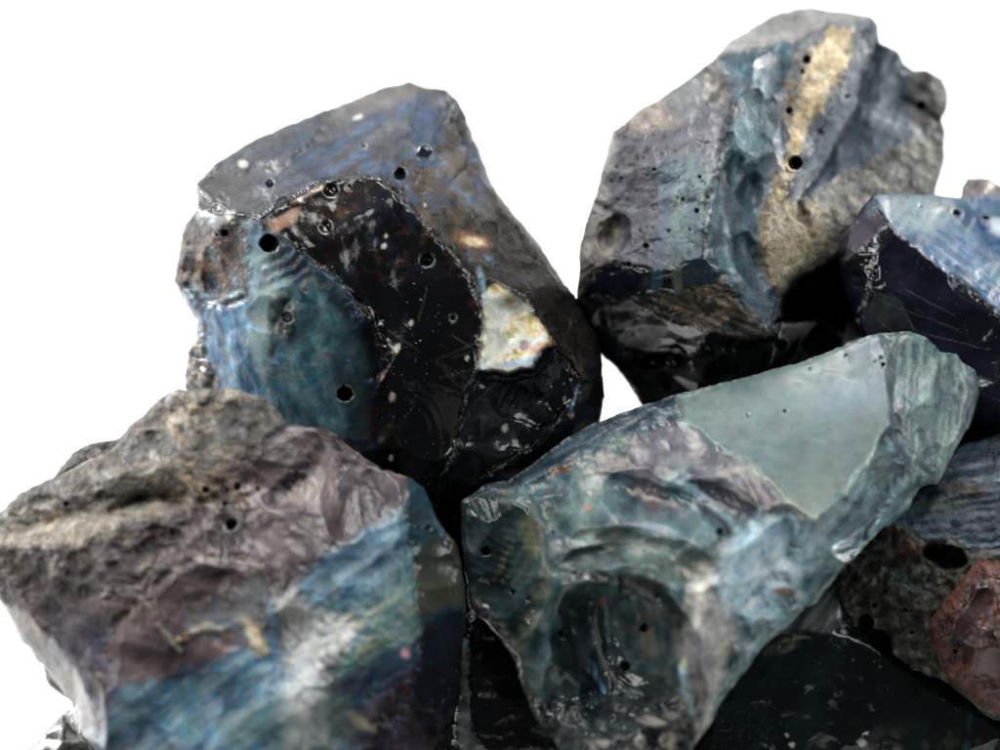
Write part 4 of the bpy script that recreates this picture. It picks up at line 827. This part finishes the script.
    s.paint(strip_m, ramp(.5 + .5 * s.st(-30, 60, 8, 10), [(0, '#121e29'), (.4, '#20323f'), (.7, '#3b5461'), (1, '#64808a')]))
    s.paint(s.poly([(555,470),(600,450),(620,440),(612,455),(575,472)], 5, 4), '#7b8a80', .6); s.paint(s.poly([(550,474),(566,465),(574,462),(566,470),(552,477)], 2, 3), '#a56a38', .85); s.paint(s.ell(567, 466, 8, 2.5, -30), '#5a2f1c', .7); s.paint(s.ell(500, 494, 7, 3, -30), '#b49a80', .7); s.paint(s.ell(587, 507, 5, 3), '#b08c74', .7)
    s.paint(s.ell(618, 440, 10, 8, -10), '#6d8174', .6)
    s.paint(top_m, ramp(.5 + .3 * n1 + .12 * n2, [(0, '#586f70'), (.5, '#6a8080'), (1, '#7f918d')]))
    s.paint(top_m * s.poly([(850,340),(905,325),(892,370),(884,375),(868,362),(848,360)], 4, 6), ramp(.5 + .7 * n2, [(0, '#4b5264'), (.5, '#5f6f78'), (1, '#7e9490')]), .85)
    s.paint(top_m * s.ell(848, 398, 28, 18, -20, .7), '#67889e', .5); s.paint(top_m * s.ell(815, 505, 40, 30, -50, .6), '#7f8a7d', .6); s.paint(top_m * s.ell(860, 440, 30, 40, 20, .7), '#737d7b', .5)
    s.paint(top_m * s.ell(705, 408, 28, 14, 0, .6), '#778a80', .5)
    m = s.line([(750,463),(787,503),(813,522),(840,498),(867,463),(888,425)], 3.5, 3, 3) ; s.paint(m, '#a8ada0', .6)
    s.paint(left_m, ramp(.4 + .45 * fbm(x, y, 34, 95, 4) + .15 * n2, [(0, '#141e21'), (.4, '#2c3d41'), (.7, '#445659'), (1, '#6f7f7c')]))
    for k, a in enumerate((-62, -75, -90, -105, -120)):
        pl = [(541, 505), (541 + 30 * math.cos(math.radians(a)) - 6 * k + 10, 545), (536 - 11 * k, 585)]; s.paint(s.line(pl, 1.6, 3, 3) * left_m, '#4f5f50' if k % 2 else '#696d54', .5)
    s.paint(s.poly([(520,520),(536,506),(544,530),(536,560),(524,545)], 4, 4), '#76795a', .6); s.paint(s.line([(497,500),(530,503),(541,530),(546,566)], 2.4, 2), '#7d8d86', .6)
    s.paint(s.poly([(467,596),(480,600),(505,630),(522,655),(510,665),(480,622)], 4, 4), ramp(.5 + .7 * n2, [(0, '#3d4246'), (.5, '#7b7d7b'), (1, '#a9a59c')]), .75)
    s.paint(s.line([(548,572),(534,616),(518,652),(524,690),(550,735)], 7, 6, 6), ramp(.5 + .6 * n2, [(0, '#3d4a40'), (.5, '#6d7763'), (1, '#9a9f89')]), .7)
    s.paint(bowl_m * s.poly([(556,580),(620,586),(668,610),(680,640),(682,700),(620,720),(560,700),(545,640)], 14, 10), ramp(.5 + .4 * n1 + .3 * s.st(70, 34, 10, 14), [(0, '#10171a'), (.35, '#203035'), (.6, '#374a4e'), (.85, '#53656a'), (1, '#7e8c8d')]), .92)
    s.paint(s.line([(570,578),(600,576),(640,584),(664,600),(678,622)], 7, 6, 4), '#20241f', .7); s.paint(s.poly([(630,610),(680,620),(688,690),(650,690),(636,650)], 12, 9) * sst(-.1, .4, s.nz(16, 15)), '#6a5f4a', .6)
    s.paint(s.ell(603, 602, 4, 7), '#b07f5c', .8); s.paint(s.line([(607,608),(606,625),(609,640)], 2, 1.5), '#86a9ac', .7); s.paint(s.line([(592,662),(597,678),(604,690)], 2.4, 1.5), '#5c93b4', .85); s.paint(s.line([(596,610),(596,640),(606,668),(622,690),(640,694)], 3, 3), '#8b9088', .6)  # pale arcs: highlights of the hollow painted in
    s.paint(s.line([(590,606),(584,640),(590,670)], 5, 4), '#31505c', .6)
    s.paint(s.poly([(536,700),(600,700),(690,690),(694,760),(600,870),(560,800)], 6, 6), ramp(.5 + .7 * n2, [(0, '#15181b'), (.45, '#2d3236'), (.75, '#56585a'), (1, '#9b968f')]), .85)
    for (cx, cy, rx, ry, a) in ((652,721,15,5,14),(672,716,8,4,10),(669,740,8,9,0),(604,744,7,4,0),(640,742,5,7,0)): m = s.ell(cx, cy, rx, ry, a, .3, .35, cx); s.paint(m, '#aca79c', .85); s.z += 4 * m
    # grey nose; pale blue sheen painted into the colour beside it
    nose = s.poly([(700,575),(722,545),(760,540),(750,600),(735,640),(722,690),(700,745),(686,700),(684,640),(690,600)], 7, 8)
    s.paint(nose, ramp(.5 + .6 * n2 + .3 * n1, [(0, '#6c7078'), (.4, '#a09f9a'), (.7, '#c4c0b5'), (1, '#dedacd')]), .92)
    s.paint(s.ell(700, 655, 12, 26, -10, .6), '#6d6c80', .7); s.paint(s.line([(683,668),(686,690),(694,712)], 4, 3), '#9fc0cc', .7); s.paint(s.ell(684, 662, 3, 6), '#c9cf88', .7)
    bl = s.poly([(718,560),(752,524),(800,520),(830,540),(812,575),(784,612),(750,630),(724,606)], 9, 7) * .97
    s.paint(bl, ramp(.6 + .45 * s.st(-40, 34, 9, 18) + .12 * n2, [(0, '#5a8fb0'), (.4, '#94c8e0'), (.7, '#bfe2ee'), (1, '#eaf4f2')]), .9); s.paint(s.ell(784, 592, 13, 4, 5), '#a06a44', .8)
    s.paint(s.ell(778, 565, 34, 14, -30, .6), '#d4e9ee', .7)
    s.paint(fl_m * (1 - bl) * (1 - nose), ramp(.5 + .5 * s.st(-48, 60, 10, 19) + .25 * n2, [(0, '#243840'), (.35, '#44646a'), (.6, '#648688'), (.85, '#92aca8'), (1, '#b5c4bb')]))
    s.paint(st_m, ramp(.5 + .6 * s.st(97, 60, 6, 20) + .1 * n2, [(0, '#3b4d55'), (.35, '#566e70'), (.65, '#74908b'), (1, '#a2b3a9')])); s.paint(s.line([(893,345),(892,390),(897,440),(905,460)], 4, 3, 4), '#4c4d5b', .7); s.paint(s.line([(900,400),(905,440)], 2, 3), '#a49a9a', .6)
    s.paint(s.poly([(958,352),(990,360),(985,430),(960,450),(952,440),(962,400)], 3, 3), ramp(.5 + .6 * n2, [(0, '#2b3a44'), (.6, '#566a73'), (1, '#8ea0a0')]), .8); s.paint(s.line([(962,362),(964,400),(955,440)], 1.5, 1.5, 3), '#b8beba', .7)
    for pl, w, a in ((sil[:21], 1.8, .55), (flank, 1.5, .4), (sil[30:37], 1.5, .5)):
        m = s.line([p[:2] for p in pl], w, 1.4, 2, 8) * sst(-.25, .25, s.nz(6, 50)); s.paint(m, '#b5bdb6', a); s.setr(m, rough=.6)
    for (cx, cy, r, k) in ((486,551,4.6,2.6),(513,592,2.6,2.4),(529,599,2.6,2.4),(561,633,3.2,2.4),(626,666,4.8,2.6),(644,628,4.6,2.2),(720,532,4,2),(553,533,2.2,2),(748,415,1.8,2),(785,411,1.8,2),(846,356,1.7,2),(881,358,1.8,2),(883,365,2,2),(810,369,1.4,2),(875,362,1.4,2)): s.paint(s.pit(cx, cy, r, k), '#101416', .9)  # dark paint stands for the shade in these holes
    s.rough[:] = .22; s.grain[:] = .2; s.dust[:] = .4
    s.setr(top_m, rough=.36, grain=0, dust=.6, film=0); s.setr(left_m, rough=.15, grain=.15); s.setr(bowl_m, rough=.1, grain=.1); s.setr(strip_m, rough=.2, grain=.4); s.setr(mid_m, rough=.16, grain=.16, film=.4); s.setr(fl_m, rough=.22, grain=.3); s.setr(bl, rough=.2, film=.3); s.setr(st_m, rough=.38, grain=.25); s.setr(nose, rough=.2, grain=.35)
    return s

# =================================================================== rock F: slag lump with red inclusion
def rock_f():
    yb = ytab(10)
    sil = [(905,505,10),(925,480,6),(945,455,0),(958,447,-4),(970,443,-8),(980,440,-10),(1000,433,-10),(1040,425,-20),(1090,450,-30),(1125,540,-30),(1130,660,-20),(1110,yb,0),(1010,yb,10),(1003,760,15),(1000,722,30),(987,717,32),(967,700,32),(947,683,30),(930,676,28),(913,670,26),(893,653,22),(888,635,18),(876,629,12),(862,625,8),(855,636,8),(843,633,5),(840,610,0),(836,574,0),(838,555,0),(852,535,4)]
    lip = [(893,523,30),(908,528,36),(918,540,38),(926,545,36),(938,541,32),(950,540,32),(962,545,36),(968,556,40),(985,552,44),(1010,550,50),(1080,560,40)]
    s = Surf(sil, ctl=[(950,480,20),(990,470,22),(1000,510,38),(930,510,30),(880,580,24),(900,600,34),(930,600,40),(990,640,62),(1060,640,50),(940,640,46),(860,600,12),(1050,500,20)],
             creases=[lip, [(975,560,50),(953,590,50),(931,615,46),(932,643,44),(941,670,42),(967,692,46),(1000,716,50)]], seed=83, jag=1.8, rnd=7, thick=200, soft=1.6, warp=3.5)
    x, y = s.x, s.y; s.lump(50, 4, 1); s.lump(16, 2, 2)
    up = s.poly([(880,520),(893,523),(918,540),(938,541),(962,545),(985,552),(1130,560),(1130,400),(980,425),(940,450)], 3, 3); lo = 1 - up
    s.crag(16, 5, 3, lo); s.crust(8, 4.5, 4, lo); s.z += 2 * s.st(-8, 50, 6, 5) * up; s.dent(950, 560, 24, 12, 15, 40, .5, .35); s.dent(936, 551, 14, 9, 0, 24, .5, .3); s.dent(975, 505, 40, 12, -5, 5); s.dent(900, 560, 20, 16, 0, 8); s.scars(lo, 50, 4, 16, .35, 1); s.scars(up, 26, 5, 20, .18, 2); s.nibble(lip, 24, 3, 8)
    n1, n2 = s.nz(40, 1), s.nz(11, 2)
    s.paint(lo, ramp(.5 + .65 * n2 + .2 * n1, [(0, '#1b1a16'), (.35, '#34332b'), (.6, '#504d42'), (.8, '#6e6c5e'), (1, '#8f8d7e')]))
    s.paint(lo * s.ell(905, 578, 22, 14, 20, .6) * sst(-.2, .3, s.nz(8, 6)), '#5f8079', .7); s.paint(lo * s.ell(912, 545, 12, 12, 0, .6), '#6a3d28', .7); s.paint(lo * sst(.3, .6, s.nz(14, 7)), '#5e4632', .5)
    s.paint(up, ramp(.5 + .5 * s.st(-8, 60, 8, 8) + .2 * n2, [(0, '#1d2833'), (.4, '#37485a'), (.65, '#576a7a'), (.85, '#7b888d'), (1, '#9ca19c')])); s.paint(up * s.ell(960, 488, 26, 5, 5, .6), '#7d5f45', .6); s.paint(up * s.ell(940, 505, 34, 8, -5, .6), '#7c8378', .6); s.paint(up * s.ell(990, 515, 40, 14, 0, .7), '#4a4257', .5)
    m = s.line([p[:2] for p in lip], 2.4, 2, 2); s.paint(m, '#77706a', .7)
    for (cx, cy, r) in ((866,622,8),(955,652,2.4),(905,610,2.5),(885,590,2),(875,605,2.4),(912,632,2.4)): s.paint(s.pit(cx, cy, r, 2), '#0d0c0b', .9)  # cavity shade painted into the pits
    s.rough[:] = .7; s.grain[:] = 1.3; s.dust[:] = .4; s.setr(up, rough=.25, grain=.7, dust=.6); return s

def rock_f_red():
    sil = [(977,560,58),(990,562,60),(1003,563,60),(1030,580,60),(1060,640,50),(1040,710,48),(1003,717,50),(985,706,50),(967,691,52),(950,680,52),(940,670,52),(932,645,54),(930,620,54),(940,603,56),(953,590,58),(966,574,58)]
    s = Surf(sil, ctl=[(975,600,84),(960,640,82),(990,650,92),(1020,640,88),(980,690,68)], creases=[[(985,566,66),(994,585,80),(998,620,88),(1002,650,92)], [(944,620,66),(956,650,78),(975,676,72),(1000,700,66)]],
             seed=91, jag=1.4, rnd=5, thick=26, soft=1.6, warp=3)
    s.lump(30, 2, 1); s.scars(1.0 * (s.d > -1), 16, 9, 26, .25, 1); s.crag(18, 1.6, 2); s.crag(8, 2.5, 3, sst(18, 4, s.d)); s.groove([(945,616),(957,645)], 2, 4)
    n2 = s.nz(13, 2); s.paint(1, ramp(.5 + .5 * s.nz(30, 1) + .2 * n2, [(0, '#1b0c0a'), (.4, '#361a15'), (.7, '#4c2a22'), (1, '#684539')]))
    rim = sst(20, 5, s.d + 16 * s.nz(14, 4)); s.paint(rim, ramp(.5 + .6 * n2, [(0, '#38150d'), (.5, '#662c1c'), (1, '#8a4a32')]), .85)
    m = s.line([(985,566),(994,585),(998,620),(1002,650)], 2, 1.6, 3); s.paint(m, '#7d4636', .7); s.paint(s.pit(955, 651, 2.4, 2), '#120d0c', .9)  # the pit's shade is painted dark
    s.paint(s.ell(972, 622, 16, 20, 20, .7), '#5a4347', .5)
    s.rough[:] = .18; s.grain[:] = .25; s.dust[:] = .25; s.setr(rim, rough=.5, grain=1); return s

# =================================================================== rock G: black bottle-green glass, lower right
def rock_g():
    yb = ytab(-10)
    sil = [(668,480,-110),(760,455,-130),(850,470,-120),(880,520,-80),(862,540,-50),(838,560,-24),(852,566,-24),(870,580,-30),(905,620,-40),(960,640,-60),(1060,660,-60),(1080,yb,-40),(900,ytab(10),10),(720,ytab(20),20),(640,yb,-30),(600,700,-60),(600,600,-90),(620,520,-110)]
    br = [(700,660,-5),(745,642,10),(775,630,18),(800,628,22),(832,632,22),(870,645,10),(930,690,10),(1010,735,10),(1080,760,0)]
    s = Surf(sil, ctl=[(720,700,28),(800,700,34),(860,720,30),(800,740,34),(940,760,14),(740,580,-60),(760,520,-100),(700,780,30),(850,790,24)],
             creases=[br, [(832,632,22),(840,600,-2),(838,568,-18)], [(800,628,22),(822,590,-6),(838,568,-18)], [(775,630,18),(790,612,0),(822,590,-6)], [(765,655,20),(800,645,26),(832,632,22)]],
             seed=97, jag=1.0, rnd=5, thick=150, soft=1.2, warp=1.5)
    x, y = s.x, s.y; s.lump(70, 2.5, 1); s.scars(sst(640, 680, y), 9, 22, 60, .07, 3); s.lump(34, 1.2, 9); s.dent(790, 720, 60, 40, 20, 6, .9); s.dent(795, 645, 20, 8, -15, 5, .6); s.dent(780, 640, 14, 8, -25, 4, .6)
    n1, n2 = s.nz(60, 1), s.nz(14, 2)
    s.paint(1, ramp(.5 + .5 * n1, [(0, '#050b0c'), (.5, '#0a1414'), (.85, '#122221'), (1, '#1d3533')]))
    tr = s.poly([(775,632),(800,612),(826,580),(842,566),(842,600),(836,632),(800,630)], 2, 2); s.paint(tr, ramp(.5 + .6 * s.st(-50, 40, 8, 5), [(0, '#23272a'), (.5, '#4f5453'), (1, '#8e908a')])); s.paint(s.poly([(806,606),(818,594),(829,581),(830,584),(816,603)], 1.2, .8), '#e8e8e2')  # the near-white sliver is a painted highlight
    s.paint(s.poly([(762,655),(780,636),(806,632),(796,646),(776,655)], 2, 3), ramp(.5 + .7 * n2, [(0, '#191c1a'), (.6, '#45453c'), (1, '#85816f')]))
    for pl in ([(966,700),(969,720),(966,750)],): s.paint(s.line(pl, 1.6, 3, 3, 20) * sst(-.4, .3, s.nz(20, 8)), '#1f4f4c', .7)
    sp = (s.ell(730, 735, 60, 24, -20, .8) * sst(.25, .5, s.st(-60, 8, 2.4, 12))); s.paint(sp, '#24484a', .5)
    s.paint(s.poly([(850,728),(1000,725),(1060,760),(1000,800),(860,770)], 10, 8) * sst(-.1, .5, s.nz(20, 11)), '#3a3a34', .7)
    for (cx, cy, r) in ((862,743,4.5),(792,745,3),(787,735,2),(844,632,3)): m = s.ell(cx, cy, r, r * .8, 20, .4, .5, cx); s.paint(m, '#c9cac2', .9)
    s.rough[:] = .13; s.grain[:] = .1; s.dust[:] = .3; s.setr(tr, rough=.12); return s

# =================================================================== rock H: black glass under the middle
def rock_h():
    yb = ytab(0)
    sil = [(400,560,-60),(430,530,-50),(455,512,-45),(480,540,-40),(520,560,-40),(580,600,-40),(620,660,-40),(620,yb,-20),(500,ytab(20),20),(400,yb,-20),(380,700,-60),(380,620,-70)]
    s = Surf(sil, ctl=[(530,700,25),(500,660,10),(450,560,-15),(560,720,-5)], creases=[[(460,620,-5),(463,650,15),(461,700,30),(458,745,35),(455,790,35)], [(463,650,15),(480,628,5),(505,640,0),(530,700,25),(570,750,20)]], seed=103, jag=1, rnd=5, thick=160, soft=1.2, warp=2)
    x, y = s.x, s.y; s.lump(50, 2.5, 1); n2 = s.nz(12, 2); s.scars(sst(500, 560, y), 16, 10, 36, .18, 1); s.nibble([(463,650),(461,700),(458,745)], 24, 3, 7); s.ripple(460, 600, 6, .8, s.ell(482, 632, 18, 12, 30, .6)); s.crag(10, 4, 4, s.poly([(455,640),(470,645),(472,760),(452,760)], 4))
    s.paint(1, ramp(.5 + .5 * s.nz(50, 1), [(0, '#040608'), (.6, '#080b0e'), (1, '#10181c')]))
    m = s.poly([(460,642),(468,642),(468,690),(474,735),(486,752),(470,760),(455,745),(460,700)], 1.6, 2.5, 9); s.paint(m, ramp(.5 + .6 * n2, [(0, '#3d4546'), (.5, '#7f8787'), (1, '#c0c4c0')]), .8); s.paint(s.ell(463, 643, 5, 5), '#5f99a4', .8)
    for pl, c in (([(473,627),(484,637),(494,640)], '#b9beba'), ([(486,622),(500,634),(508,648)], '#8f9794'), ([(452,618),(462,622)], '#4f7f93'), ([(480,735),(500,738),(512,733)], '#7d7a6c'), ([(470,680),(520,676)], '#2e3a3a')): s.paint(s.line(pl, 1.2, 1.2, 2, 7) * sst(-.5, .2, s.nz(6, 20)), c, .8)  # pale lines near the top are small painted highlights
    s.rough[:] = .08; s.grain[:] = .15; s.dust[:] = .9; s.setr(m, rough=.5, grain=1); return s

# =================================================================== small pieces at the back left
def rock_i():
    yb = ytab(-60)
    sil = [(50,482,-40),(58,470,-42),(67,462,-44),(75,453,-46),(83,447,-48),(93,443,-48),(101,441,-48),(110,441,-48),(122,437,-48),(170,440,-60),(215,520,-70),(225,yb,-70),(110,yb,-60),(112,720,-60),(100,640,-50),(90,540,-45),(62,505,-40)]
    s = Surf(sil, ctl=[(95,470,-25),(130,500,-15),(150,600,-15)], creases=[[(58,474,-36),(80,462,-24),(105,452,-26),(130,450,-30)]], seed=113, jag=2.0, rnd=5, thick=110, soft=1.4, warp=3)
    s.lump(30, 3, 1); s.crag(12, 4, 2); s.crust(8, 3, 3); n2 = s.nz(9, 2)
    s.paint(1, ramp(.5 + .7 * n2, [(0, '#121210'), (.5, '#2c2a25'), (.8, '#57534a'), (1, '#8b877b')])); s.paint(s.line([(62,470),(85,462),(112,450)], 2.5, 3, 4) * sst(-.1, .4, s.nz(8, 5)), '#8a6a3c', .7)
    s.rough[:] = .55; s.grain[:] = 1.3; s.dust[:] = .4; return s

def rock_j():
    yb = ytab(20)
    sil = [(12,765,10),(29,749,10),(40,739,10),(53,723,8),(64,714,6),(72,708,4),(73,700,0),(64,696,-4),(55,690,-6),(49,686,-8),(45,677,-10),(43,668,-12),(60,640,-20),(110,640,-20),(190,700,-10),(200,yb,10),(60,yb,20),(-10,ytab(25),25),(-6,800,20)]
    s = Surf(sil, ctl=[(70,745,40),(50,760,40),(100,760,45),(90,700,15)], creases=[[(72,708,4),(62,728,30),(52,755,42)], [(64,714,6),(80,735,36),(95,755,42)], [(40,739,10),(58,742,34),(84,740,40)], [(45,672,-10),(58,684,-2),(72,700,2)]], seed=127, jag=.9, rnd=4, thick=90, soft=1.0, warp=2)
    s.facets(22, 2.2, 1); s.scars(1.0 * (s.d > -1), 20, 6, 20, .2, 1); n2 = s.nz(10, 2)
    s.paint(1, ramp(.5 + .55 * n2, [(0, '#222423'), (.4, '#3b3d3c'), (.7, '#5b5c5a'), (1, '#8a8a85')]))
    for c in s.creases: m = s.line([p[:2] for p in c], 1.2, 1.2, 2, 7); s.paint(m, '#c4c4bd', .75)
    s.rough[:] = .15; s.grain[:] = .3; s.dust[:] = .4; return s

# =================================================================== scene
scn = bpy.context.scene
def solid(name, rgb, rough=.6):
    m = bpy.data.materials.new(name); m.use_nodes = True; b = m.node_tree.nodes['Principled BSDF']
    n = m.node_tree.nodes.new('ShaderNodeTexNoise'); n.inputs['Scale'].default_value = 40
    r = m.node_tree.nodes.new('ShaderNodeMapRange'); m.node_tree.links.new(n.outputs['Fac'], r.inputs[0]); r.inputs[3].default_value = rough - .05; r.inputs[4].default_value = rough + .05
    m.node_tree.links.new(r.outputs[0], b.inputs['Roughness']); b.inputs['Base Color'].default_value = (*rgb, 1); b.inputs['Specular IOR Level'].default_value = .2; return m

M_dark = glass_mat('blue_black_slag_glass', spec=.55, seed=1)
M_grey = glass_mat('grey_teal_slag_glass', spec=.45, seed=2, scr=.15)
M_navy = glass_mat('navy_slag_glass', spec=.5, seed=3, scr=.25)
M_purp = glass_mat('purple_brown_slag_glass', spec=.5, seed=4, fine=.8, scr=.05)
M_teal = glass_mat('teal_slag_glass', spec=.5, seed=5, fine=.8, scr=.05)
M_slag = glass_mat('rough_slag', spec=.4, seed=6, scr=0)
M_red = glass_mat('red_slag', spec=.5, seed=7, scr=0)
M_blk = glass_mat('black_slag_glass', spec=.5, seed=8, scr=.2)
M_clear = glass_mat('grey_slag_glass', spec=.5, seed=9, scr=.1)

G = 'glassy slag lumps heaped in a pile'
todo = [
 ('slag_glass_lump', rock_a, M_dark, 'large blue-black glass lump with round bubble holes and a gold pearly patch'),
 ('slag_glass_lump', rock_b, M_grey, 'tall grey and teal lump at the upper right with a sandy yellow seam'),
 ('slag_glass_lump', rock_c, M_navy, 'angular lump at the right edge with dark navy front and pale blue top'),
 ('slag_glass_lump', rock_d, M_purp, 'purple-brown lump in the left foreground with crusty grey top and a blue band'),
 ('slag_glass_lump', rock_e, M_teal, 'pale teal lump in the front centre with smooth triangular top facet and scooped hollow'),
 ('slag_glass_lump', rock_g, M_blk, 'black glass lump lowest at the right, under the teal and the red-patched lump'),
 ('slag_glass_lump', rock_h, M_blk, 'black glass lump with white chipped edge between the purple-brown and teal lumps'),
 ('slag_glass_lump', rock_i, M_slag, 'small dark crusty lump peeping out behind the grey top of the purple-brown lump'),
 ('slag_glass_lump', rock_j, M_clear, 'clear grey faceted glass piece at the bottom left corner, behind the purple-brown lump'),
]
for nm, fn, mt, lab in todo:
    o = fn().build(nm, mt); tag(o, lab, 'slag lump', G)
# the lump with the red inclusion: an Empty with two parts
root = bpy.data.objects.new('slag_lump', None); scn.collection.objects.link(root)
w0 = to_world(np.array([985.]), np.array([ytab(10)]), np.array([-60.]))[0]; root.location = (w0[0], w0[1], 0)
root.empty_display_size = .01
tag(root, 'rough grey-brown slag lump with a brick-red patch at the lower right', 'slag lump', G)
bpy.context.view_layer.update()
rock_f().build('rough_crust', M_slag, root); rock_f_red().build('red_inclusion', M_red, root)

# white table that sweeps up into the backdrop
def sweep():
    prof = [(-330 * 1.0, 0)]
    prof = [(FRONT, 0), (0, 0), (2000, 0), (4500, 0)]
    for k in range(1, 13):
        a = k / 12 * math.pi / 2; prof.append((4500 + 2200 * math.sin(a), 2200 - 2200 * math.cos(a)))
    prof.append((6700, 6000))
    xs = np.linspace(-5000, 5000, 21)
    V = []; F = []
    for (py, pz) in prof:
        for q in xs: V.append((q * U, py * U, pz * U))
    n = len(xs)
    for i in range(len(prof) - 1):
        for j in range(n - 1): F.append((i * n + j, i * n + j + 1, (i + 1) * n + j + 1, (i + 1) * n + j))
    me = bpy.data.meshes.new('backdrop'); me.from_pydata(V, [], F); me.shade_smooth(); o = bpy.data.objects.new('backdrop', me); scn.collection.objects.link(o)
    o['kind'] = 'structure'; me.materials.append(solid('white_paper', (.86, .86, .86), .75))
    md = o.modifiers.new('thickness', 'SOLIDIFY'); md.thickness = .0015; md.offset = -1
FRONT = -330
sweep()

def area(name, loc, tgt, sx, sy, power, col=(1, 1, 1)):
    l = bpy.data.lights.new(name, 'AREA'); l.shape = 'RECTANGLE'; l.size = sx * U; l.size_y = sy * U; l.energy = power; l.color = col
    o = bpy.data.objects.new(name, l); scn.collection.objects.link(o); o.location = tuple(np.array(loc) * U)
    d = Vector(tuple((np.array(tgt) - np.array(loc)) * U)); o.rotation_euler = d.to_track_quat('-Z', 'Y').to_euler()
    l.spread = math.radians(170)
area('softbox_lamp', (-300, -150, 3300), (0, 0, 400), 3000, 1300, 2.1)
for sx in (-1, 1):
    area('backdrop_lamp', (sx * 3600, 2200, 1900), (-sx * 300, 4300, 100), 1600, 1600, 11)
area('front_lamp', (-3800, -1700, 2200), (0, 0, 500), 2600, 2200, 2.15, (1, .98, .95))
area('side_lamp', (2600, -1200, 1800), (200, 0, 500), 1200, 1600, .6, (.95, .98, 1))

w = bpy.data.worlds.new('World'); scn.world = w; w.use_nodes = True
w.node_tree.nodes['Background'].inputs[0].default_value = (.9, .95, 1, 1); w.node_tree.nodes['Background'].inputs[1].default_value = .06

cam = bpy.data.cameras.new('camera'); co = bpy.data.objects.new('camera', cam); scn.collection.objects.link(co); scn.camera = co
cam.lens = 36 * D / 1000; cam.sensor_width = 36; cam.clip_start = .01; cam.clip_end = 20
co.location = tuple(CAM * U)
co.rotation_euler = Matrix(((RGT[0], UPV[0], -FWD[0]), (RGT[1], UPV[1], -FWD[1]), (RGT[2], UPV[2], -FWD[2]))).to_euler()
cam.dof.use_dof = True; cam.dof.focus_distance = (D - 20) * U; cam.dof.aperture_fstop = cam.lens * .001 / (80 * U); cam.dof.aperture_blades = 7
scn.view_settings.view_transform = 'Standard'; scn.view_settings.look = 'None'; scn.view_settings.exposure = 0; scn.view_settings.gamma = 1
scn.render.engine = 'CYCLES'; scn.cycles.max_bounces = 5; scn.cycles.diffuse_bounces = 2; scn.cycles.glossy_bounces = 3; scn.render.resolution_x = 1024; scn.render.resolution_y = 768
